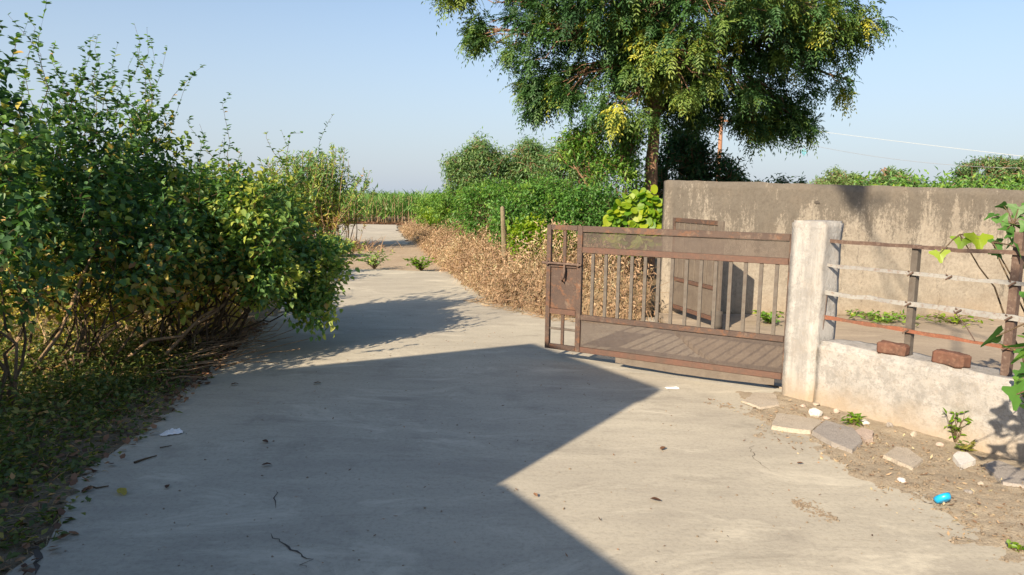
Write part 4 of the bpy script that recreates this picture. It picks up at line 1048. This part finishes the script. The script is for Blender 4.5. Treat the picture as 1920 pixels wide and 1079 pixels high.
# ---- small weeds
def weed(px, py, r, h, n, seed, label, mat='lime_leaf', tint=(.15, .12), L=.05, W=.02):
    g_ = np.random.default_rng(seed); b = at(px, py); b[2] = max(-.02, verge_h(b[0], b[1]) if 1.0 < b[0] < 3.5 and b[1] < 6.5 else -.03)
    root = empty('weed', b, label, 'weed', 'small weeds growing from the ground')
    polys, P_, D_ = [], [], []
    for k in range(n):
        a = g_.random() * 6.28; rr = r * g_.random() ** .5
        tp = np.array([math.cos(a) * rr, math.sin(a) * rr, h * (.4 + .6 * g_.random())])
        Q = branch(g_, np.array([0, 0, -.01]), tp, 4, .06); polys.append((Q, np.linspace(.004, .0015, 4)))
        for t_ in (1, 2, 3, 3): P_.append(Q[t_]); D_.append(unit(g_.normal(0, 1, 3) * np.array([1, 1, .4]) + np.array([0, 0, .25])))
    V, F = tubes(polys, 4); link('stem', mesh('stem', V, F, MAT['stem']), root)
    P_, D_ = np.array(P_), np.array(D_)
    V, F, T = leaf_cards(P_, D_, unit(g_.normal(0, .4, P_.shape) + np.array([0, 0, 1.])), L * (.6 + .6 * g_.random(len(P_))), W, np.clip(g_.normal(tint[0], tint[1], len(P_)), 0, 1), full=True)
    link('foliage', mesh('foliage', V, F, MAT[mat], T), root)
weed(1600, 802, .07, .08, 16, 1, 'tiny green weed behind the broken grey slab')
weed(1790, 835, .08, .22, 16, 2, 'upright weed against the foot of the low wall, behind the white stone')
weed(1812, 852, .06, .06, 10, 3, 'low weed tucked between the upright weed and the white stone', 'weed_leaf', (.7, .15))
weed(1905, 1036, .03, .03, 6, 4, 'tiny weed on the soil at the lower right corner', L=.025)
weed(702, 503, .40, .38, 40, 5, 'sparse weed growing in the dirt where the concrete ends', 'shrub_leaf', (.62, .1), .11, .035)
weed(790, 506, .32, .26, 46, 6, 'bright green weed at the foot of the dry bank', 'lime_leaf', (.12, .1), .10, .04)
weed(1445, 607, .18, .20, 26, 7, 'green weed in the yard left of the pillar', 'bush_leaf', (.75, .1), .08, .04)
weed(1655, 603, .55, .12, 46, 8, 'mat of green weeds at the foot of the compound wall', 'bush_leaf', (.72, .12), .08, .035)
weed(1790, 606, .45, .09, 30, 9, 'thin yellowish weeds at the foot of the compound wall, farther right', 'lime_leaf', (.3, .15), .07, .03)

# ---- broken slabs, stones and rubbish on the verge
def slab(name, pix, thick, mat, label, cat_, seed, z0=None, group=None, tilt=0.0):
    P = [at(*p) for p in pix]; c = np.mean(P, 0); base_z = verge_h(c[0], c[1]) if z0 is None else z0
    out = []
    for i in range(len(P)):
        a, b = P[i], P[(i + 1) % len(P)]; m = max(1, int(np.linalg.norm(b - a) / .05))
        for k in range(m):
            q_ = a + (b - a) * k / m; w_ = Vector((q_[0] * 13, q_[1] * 13, seed))
            out.append((q_[0] - c[0] + .010 * noise.noise(w_), q_[1] - c[1] + .010 * noise.noise(w_ + Vector((5, 5, 5)))))
    bm = bmesh.new(); f = bm.faces.new([bm.verts.new((x, y, 0)) for x, y in out])
    if f.normal.z < 0: f.normal_flip()
    r = bmesh.ops.extrude_face_region(bm, geom=[f])
    bmesh.ops.recalc_face_normals(bm, faces=list(bm.faces))
    for v in [g_ for g_ in r['geom'] if isinstance(g_, bmesh.types.BMVert)]:
        v.co.z += thick + .006 * noise.noise(Vector((v.co.x * 8, v.co.y * 8, seed))) + tilt * v.co.x
        v.co.x *= .97; v.co.y *= .97
    bm.normal_update()
    zs = sorted(v.co.z for v in bm.verts)
    if zs[-1] < thick * .4:
        for v in bm.verts: v.co.z += thick
    bmesh.ops.recalc_face_normals(bm, faces=list(bm.faces))
    bmesh.ops.triangulate(bm, faces=[f_ for f_ in bm.faces if len(f_.verts) > 4])
    me = bpy.data.meshes.new(name); bm.to_mesh(me); bm.free(); me.materials.append(MAT[mat])
    return tag(link(name, me, None, (c[0], c[1], base_z - .004)), label, cat_, group)
slab('broken_slab', [(1444, 806), (1458, 781), (1500, 788), (1545, 797), (1520, 816), (1480, 812)], .030, 'slab', 'pale broken stone slab nearest the pillar, in front of the white piece', 'slab', 1, group='broken slabs on the verge')
slab('broken_slab', [(1522, 818), (1547, 798), (1600, 813), (1618, 838), (1598, 856), (1558, 840)], .034, 'slab_grey', 'darker grey broken slab between the pale slab and the pinkish piece', 'slab', 2, group='broken slabs on the verge')
slab('broken_slab', [(1602, 818), (1615, 813), (1637, 820), (1636, 834), (1622, 838)], .030, 'slab_pink', 'small pinkish slab piece at the right end of the grey slab', 'slab', 3, group='broken slabs on the verge')
slab('broken_slab', [(1654, 864), (1678, 847), (1702, 851), (1731, 872), (1712, 889)], .022, 'slab', 'separate pale slab lying flat in the soil below the upright weed', 'slab', 4, group='broken slabs on the verge')
slab('broken_slab', [(1392, 757), (1415, 741), (1455, 743), (1462, 765), (1425, 770)], .016, 'slab', 'thin pale slab at the foot of the pillar by the gate hinge', 'slab', 5, group='broken slabs on the verge')
slab('broken_slab', [(1840, 880), (1870, 872), (1925, 893), (1935, 925), (1880, 915)], .020, 'slab_grey', 'grey slab half in leaf shade at the right edge below the low wall', 'slab', 6, group='broken slabs on the verge')
def stone(px, py, size, mat, label, seed, cat_='stone', name='stone', flat=.5, rz=0.0, z=None):
    c = at(px, py); zz = verge_h(c[0], c[1]) if z is None else z
    bm = bmesh.new(); bmesh.ops.create_icosphere(bm, subdivisions=3, radius=1)
    rg = np.random.default_rng(seed); pl = unit(rg.normal(0, 1, (9, 3)))
    for v in bm.verts:
        d_ = np.array(v.co); k_ = min([1] + [.72 / max(1e-3, float(d_ @ n_)) for n_ in pl if float(d_ @ n_) > .72])
        v.co = Vector(d_ * k_) + noise.noise_vector(v.co * 2.2 + Vector((seed, 0, 0))) * .07
        v.co.x *= size[0]; v.co.y *= size[1]; v.co.z *= size[2]
    me = bpy.data.meshes.new(name); bm.to_mesh(me); bm.free(); me.materials.append(MAT[mat])
    o = link(name, me, None, (c[0], c[1], zz + size[2] * .55)); o.rotation_euler = (0, 0, rz)
    return tag(o, label, cat_)
stone(1527, 784, (.062, .045, .042), 'white_stone', 'white broken tile lump lying behind the pale broken slab', 11, rz=.4)
slab('white_stone', [(1784, 868), (1795, 860), (1812, 861), (1829, 875), (1801, 889)], .040, 'white_stone', 'angular white stone under the weeds beside the low wall', 'stone', 7)
stone(1422, 765, (.022, .018, .018), 'crack', 'small black stone between the pillar and the slabs', 12)
stone(1506, 768, (.024, .018, .014), 'slab_pink', 'little tan stone behind the white broken lump', 13)
stone(1549, 790, (.026, .02, .016), 'slab_pink', 'little pinkish stone right of the white broken lump', 14)
stone(1838, 914, (.020, .018, .014), 'slab', 'small pale stone on the soil left of the shaded slab', 15)
stone(1006, 586, (.035, .03, .03), 'white_stone', 'white stone on the concrete at the foot of the dry bank', 16, z=0.0)
rg_ = np.random.default_rng(77)
RUB = ['chunk of broken plaster by the wall foot next to the pillar', 'chunk of mortar by the wall foot behind the tan stone', 'flat chip of plaster between the weed and the wall', 'lump of mortar at the wall foot right of the tiny weed', 'chunk of broken plaster halfway along the wall foot', 'grey lump beside the upright weed', 'flake of limewash below the pale separate slab', 'brownish lump on the soil near the blue dish']
for k_, (px, py) in enumerate(((1530, 764), (1568, 778), (1622, 800), (1668, 806), (1712, 822), (1762, 842), (1690, 905), (1815, 930))):
    stone(px, py, (.022 + .022 * rg_.random(), .018 + .014 * rg_.random(), .012 + .012 * rg_.random()), ('slab', 'slab_pink', 'white_stone', 'slab_grey')[k_ % 4], RUB[k_], 40 + k_, 'rubble', 'rubble_lump', rz=rg_.random() * 3)
# flat white plastic on the concrete before the gate
def sheet_patch(name, px, py, sx, sy, mat, label, cat_, seed, crumple, rz=0.0, z=.004):
    c = at(px, py); n = 17; V, F = [], []
    for j in range(n):
        for i in range(n):
            u_, v_ = i / (n - 1) - .5, j / (n - 1) - .5
            k_ = 1 - .35 * max(0, (u_ * u_ + v_ * v_) * 2 - .35)
            w2 = noise.noise_vector(Vector((u_ * 3, v_ * 3, seed + 9)))
            V.append(((u_ * k_ + .13 * w2.x) * sx, (v_ * k_ * (.7 + .5 * u_) + .10 * w2.y) * sy, crumple * (abs(noise.noise(Vector((u_ * 4, v_ * 4, seed)))) + .35 * abs(noise.noise(Vector((u_ * 9, v_ * 9, seed))))) * (1 - 3.2 * max(u_ * u_, v_ * v_)) + .001))
    F = [[j * n + i, j * n + i + 1, (j + 1) * n + i + 1, (j + 1) * n + i] for j in range(n - 1) for i in range(n - 1)]
    V2 = V + [(a, b, d_ + .0015) for a, b, d_ in V]; m_ = n * n
    F2 = [f[::-1] for f in F] + [[k_ + m_ for k_ in f] for f in F]
    rim = [i for i in range(n)] + [j * n + n - 1 for j in range(1, n)] + [(n - 1) * n + i for i in range(n - 2, -1, -1)] + [j * n for j in range(n - 2, 0, -1)]
    F2 += [[rim[k_], rim[(k_ + 1) % len(rim)], rim[(k_ + 1) % len(rim)] + m_, rim[k_] + m_] for k_ in range(len(rim))]
    o = link(name, mesh(name, V2, F2, MAT[mat]), None, (c[0], c[1], z)); o.rotation_euler = (0, 0, rz)
    return tag(o, label, cat_)
sheet_patch('plastic_scrap', 1260, 729, .13, .10, 'paper', 'flat white plastic scrap on the concrete in front of the gate', 'scrap', 1, .012, .1)
sheet_patch('plastic_wrapper', 321, 815, .15, .09, 'paper', 'crumpled white wrapper lying at the left road edge', 'wrapper', 2, .055, .75)
# blue plastic cap
c = at(1770, 952); zc = verge_h(c[0], c[1])
n = 20; prof = [(0, .012), (.018, .010), (.030, .012), (.036, .020), (.039, .034), (.041, .034), (.039, .018), (.033, .006), (.018, .004), (0, .004)]
V = [(r_ * math.cos(a) * .85, r_ * math.sin(a) * 1.1, z_) for r_, z_ in prof for a in np.arange(n) * 2 * math.pi / n]
F = [[i * n + k, i * n + (k + 1) % n, (i + 1) * n + (k + 1) % n, (i + 1) * n + k] for i in range(len(prof) - 1) for k in range(n)]
cap = empty('plastic_dish', (c[0], c[1], zc), 'bright blue plastic dish lying on the bare soil', 'plastic dish')
capo = link('shell', mesh('shell', V, F, MAT['blue'], smooth=True), cap, (0, 0, .022)); capo.rotation_euler = (-.75, .35, .5)
V, F = tubes([([(.012 * math.cos(a), .012 * math.sin(a), .0145) for a in np.linspace(0, 2 * math.pi, 16)], [.003] * 16)], 5)
link('ring', mesh('ring', V, F, MAT['blue'], smooth=True), capo)
# gravel and twig litter in the soil
rng = np.random.default_rng(111)
q = scatter([(2.0, 3.0), (1.82, 4.2), (1.62, 5.2), (1.45, 5.9), (2.1, 5.75), (3.0, 4.3), (3.25, 3.6), (2.6, 2.2), (2.2, 2.2)], 3400, rng)
base_v = np.array([[1, 0, 0], [-1, 0, 0], [0, 1, 0], [0, -1, 0], [0, 0, .7], [0, 0, -.6]], float)
base_f = np.array([[0, 2, 4], [2, 1, 4], [1, 3, 4], [3, 0, 4], [2, 0, 5], [1, 2, 5], [3, 1, 5], [0, 3, 5]])
n = len(q); sz = .003 + .011 * rng.random(n) ** 3
zz = np.array([verge_h(a, b) for a, b in q])
ang = rng.random(n) * 6.28; ca, sa = np.cos(ang), np.sin(ang)
bv = base_v[None] * (1 + .35 * rng.normal(0, 1, (n, 6, 3))) * sz[:, None, None]
V = np.stack([bv[..., 0] * ca[:, None] - bv[..., 1] * sa[:, None] + q[:, :1], bv[..., 0] * sa[:, None] + bv[..., 1] * ca[:, None] + q[:, 1:], bv[..., 2] + zz[:, None] + .002], -1).reshape(-1, 3)
F = (base_f[None] + (np.arange(n) * 6)[:, None, None]).reshape(-1, 3)
tag(link('gravel', mesh('gravel', V, F, MAT['gravel'])), 'loose gravel scattered over the dry soil verge', 'gravel', kind='stuff')
q = scatter([(2.05, 3.3), (1.85, 4.2), (1.68, 5.2), (1.55, 5.75), (2.25, 5.6), (2.95, 4.5), (3.0, 4.0), (2.5, 3.2)], 420, rng); n = len(q)
zz = np.array([verge_h(a, b) for a, b in q])
V, F, T = leaf_cards(np.stack([q[:, 0], q[:, 1], zz + .008], 1), unit(rand_dir(rng, n) * np.array([1, 1, .15])), unit(rand_dir(rng, n) * .4 + np.array([0, 0, 1.])), .028 * (.5 + rng.random(n)), .014, rng.random(n), curl=-.3)
tag(link('verge_leaf_litter', mesh('verge_leaf_litter', V, F, MAT['dry_leaf'], np.clip(T, 0, 1))), 'dry leaf crumbs on the soil in front of the low wall', 'leaf litter', kind='stuff')
# rough spot in the concrete: exposed aggregate
c0, c1 = at(1488, 942), at(1568, 974)
n = 260; t_ = rng.random(n); w_ = .055 * np.sin(math.pi * t_) + .012
pts = c0[None] + (c1 - c0)[None] * t_[:, None] + np.stack([rng.normal(0, .35, n) * w_, rng.normal(0, .9, n) * w_, np.zeros(n)], 1)
sz = .003 + .006 * rng.random(n)
bv = base_v[None] * (1 + .3 * rng.normal(0, 1, (n, 6, 3))) * sz[:, None, None] * np.array([1, 1, .7])
V = (bv + pts[:, None, :] + np.array([0, 0, .001])).reshape(-1, 3); F = (base_f[None] + (np.arange(n) * 6)[:, None, None]).reshape(-1, 3)
tag(link('exposed_aggregate', mesh('exposed_aggregate', V, F, MAT['gravel'])), 'rough worn spot with exposed stones in the sunny concrete', 'worn spot', kind='stuff')

q = scatter([(-1.9, 2.4), (-2.2, 4.5), (-2.4, 7), (-2.6, 9.5), (0, 10), (1.2, 8.5), (1.4, 6), (1.75, 4.5), (1.95, 2.6)], 900, rng); n = len(q)
sz = .002 + .006 * rng.random(n) ** 3
bv = base_v[None] * (1 + .35 * rng.normal(0, 1, (n, 6, 3))) * sz[:, None, None]
V = (bv + np.stack([q[:, 0], q[:, 1], np.full(n, .002)], 1)[:, None, :]).reshape(-1, 3); F = (base_f[None] + (np.arange(n) * 6)[:, None, None]).reshape(-1, 3)
tag(link('road_grit', mesh('road_grit', V, F, MAT['gravel'])), 'loose grit scattered over the worn concrete', 'grit', kind='stuff')
q = scatter([(-1.9, 2.4), (-2.2, 4.5), (-2.4, 7), (-2.6, 9.5), (0, 10), (1.2, 8.5), (1.4, 6), (1.75, 4.5), (1.95, 2.6)], 170, rng); n = len(q)
V, F, T = leaf_cards(np.stack([q[:, 0], q[:, 1], np.full(n, .006)], 1), unit(rand_dir(rng, n) * np.array([1, 1, .1])), unit(rand_dir(rng, n) * .3 + np.array([0, 0, 1.])), .022 * (.5 + rng.random(n)), .009, rng.random(n), curl=-.2)
tag(link('leaf_crumbs', mesh('leaf_crumbs', V, F, MAT['brown_leaf'], T)), 'crumbs of dry leaf blown over the concrete', 'leaf litter', kind='stuff')
# single dry leaves and twigs on the road
def curled_leaf(mat, tint_, seed):
    g_ = np.random.default_rng(seed); n_ = 7; V = []
    for i in range(n_):
        t_ = i / (n_ - 1); w_ = .30 * math.sin(math.pi * min(1, t_ * .93 + .05)) ** .8 + .01
        bend = .05 * math.sin(t_ * 3.0 + g_.normal(0, .6)); x_ = t_ - .5
        for s_ in (-1, -.5, 0, .5, 1):
            V.append((x_, s_ * w_ + .05 * math.sin(t_ * 4) + g_.normal(0, .012), bend + .30 * w_ * abs(s_) ** 1.6 * (1 if s_ < 0 else .3) + g_.normal(0, .015)))
    F = [[i * 5 + k, i * 5 + k + 1, i * 5 + k + 6, i * 5 + k + 5] for i in range(n_ - 1) for k in range(4)]
    return mesh('dry_leaf', V, F, mat, np.full(len(V), tint_))
dl = [curled_leaf(MAT['brown_leaf'], t_, i) for i, t_ in enumerate((.1, .35, .7, .95))]
dl2 = [curled_leaf(MAT['gold_leaf'], .5, 9)]
def dry_leaf(px, py, size, mi, label, rz, roll=.5):
    rz = rz + (px * 7 % 5) * .6; c = at(px, py); me = dl2[0] if mi == 9 else dl[mi]
    o = link('dry_leaf', me, None, (c[0], c[1], .012)); o.scale = (size * 1.25, size * 1.1, size * 1.3); o.rotation_euler = (.12, -.08, rz)
    return tag(o, label, 'leaf', 'single dry leaves lying on the concrete')
dry_leaf(229, 926, .07, 9, 'curled yellow-brown leaf on the shaded concrete beside the forked twig', .6)
dry_leaf(1243, 844, .045, 1, 'small brown leaf on the sunny concrete below the white plastic scrap', .3)
dry_leaf(1229, 941, .045, 0, 'dark curled leaf on the sunny concrete left of the rough spot', 1.0, .9)
dry_leaf(1004, 932, .032, 2, 'small tan leaf near the pointed corner of the sunlit patch', .2)
dry_leaf(497, 831, .045, 0, 'dark leaf on the shaded concrete, upper one in the middle of the shade', .1)
dry_leaf(500, 875, .045, 0, 'dark leaf on the shaded concrete, lower one in the middle of the shade', .2)
dry_leaf(314, 916, .035, 0, 'small dark leaf right of the curled yellow-brown leaf', 0)
dry_leaf(595, 721, .05, 0, 'dark leaf on the shaded concrete beyond the leaning shrub', 0)
dry_leaf(1500, 872, .03, 1, 'tiny brown leaf on concrete just short of the broken grey slab', 0)
dry_leaf(440, 723, .05, 0, 'dark leaf on the road edge under the leaning shrub', .3)
def twig(pts, r, label):
    P = np.array([at(*p) + np.array([0, 0, .008]) for p in pts]); b = P[0].copy()
    V, F = tubes([(P - b, np.linspace(r, r * .5, len(P)))], 6)
    return tag(link('twig', mesh('twig', V, F, MAT['stem'], smooth=True), None, b), label, 'twig', 'twigs lying on the shaded concrete')
twig([(155, 924), (170, 915), (182, 918), (204, 914)], .007, 'crooked twig left of the curled yellow-brown leaf')
twig([(252, 870), (272, 863), (294, 857)], .007, 'straight twig on the shaded concrete below the white wrapper')
twig([(300, 842), (312, 840), (322, 838)], .004, 'short thin twig between the straight twig and the white wrapper')
twig([(66, 1024), (78, 1018), (92, 1014)], .007, 'twig at the lower left corner by the slab edge crack')

# ---- pole and wires in the sky on the right
pb = aty(1345, 372, 30.0); pole = empty('utility_pole', (pb[0], pb[1], 0), 'slim reddish pole showing below the big tree crown', 'pole')
V, F = tubes([([(0, 0, -.1), (0, 0, 2.2), (.0, 0, 4.95)], [.10, .09, .075])], 10)
link('shaft', mesh('shaft', V, F, MAT['redpole'], smooth=True), pole)
box('cross_arm', (-.45, .45, -.04, .04, 4.66, 4.74), MAT['redpole'], pole)
def wire(a, b, r, mat, label, sag):
    t_ = np.linspace(0, 1, 24)[:, None]; P = a + (b - a) * t_; P[:, 2:3] -= sag * 4 * t_ * (1 - t_)
    V, F = tubes([(P - a, [r] * 24)], 5)
    return tag(link('overhead_wire', mesh('overhead_wire', V, F, MAT[mat], smooth=True), None, a), label, 'wire', 'overhead wires')
a1 = np.array([pb[0] + .35, pb[1], 4.75])
e1 = aty(1960, 300, 22.0); wire(a1, e1 + (e1 - aty(1560, 258, 27.0)) * .6, .006, 'wire', 'pale overhead wire slanting down in front of the far trees', .06)
a2 = np.array([pb[0] - .35, pb[1], 4.75])
e2 = aty(1960, 296, 27.0); w2 = wire(a2, e2 + np.array([4, -1, -.1]), .007, 'dark_wire', 'thin dark overhead wire above the wall, below the pale one', .9)
c = aty(1507, 286, 29.2)
kite = empty('paper_kite', c, 'small torn blue kite hanging in the sky right of the crown', 'kite')
V = [(0, -.004, .17), (.12, -.004, .02), (.02, -.004, -.17), (-.11, -.004, .04)]; V += [(x_, .004, z_) for x_, _, z_ in V]
link('paper', mesh('paper', V, BOXF, NT('faded_blue_paper').done((.13, .36, .46), .85)), kite)
V, F = tubes([([(0, -.01, .17), (.01, -.012, -.16)], [.006, .006]), ([(-.11, -.01, .04), (.0, -.012, .06), (.12, -.01, .02)], [.006] * 3)], 4)
link('spar', mesh('spar', V, F, MAT['dry_stem']), kite)
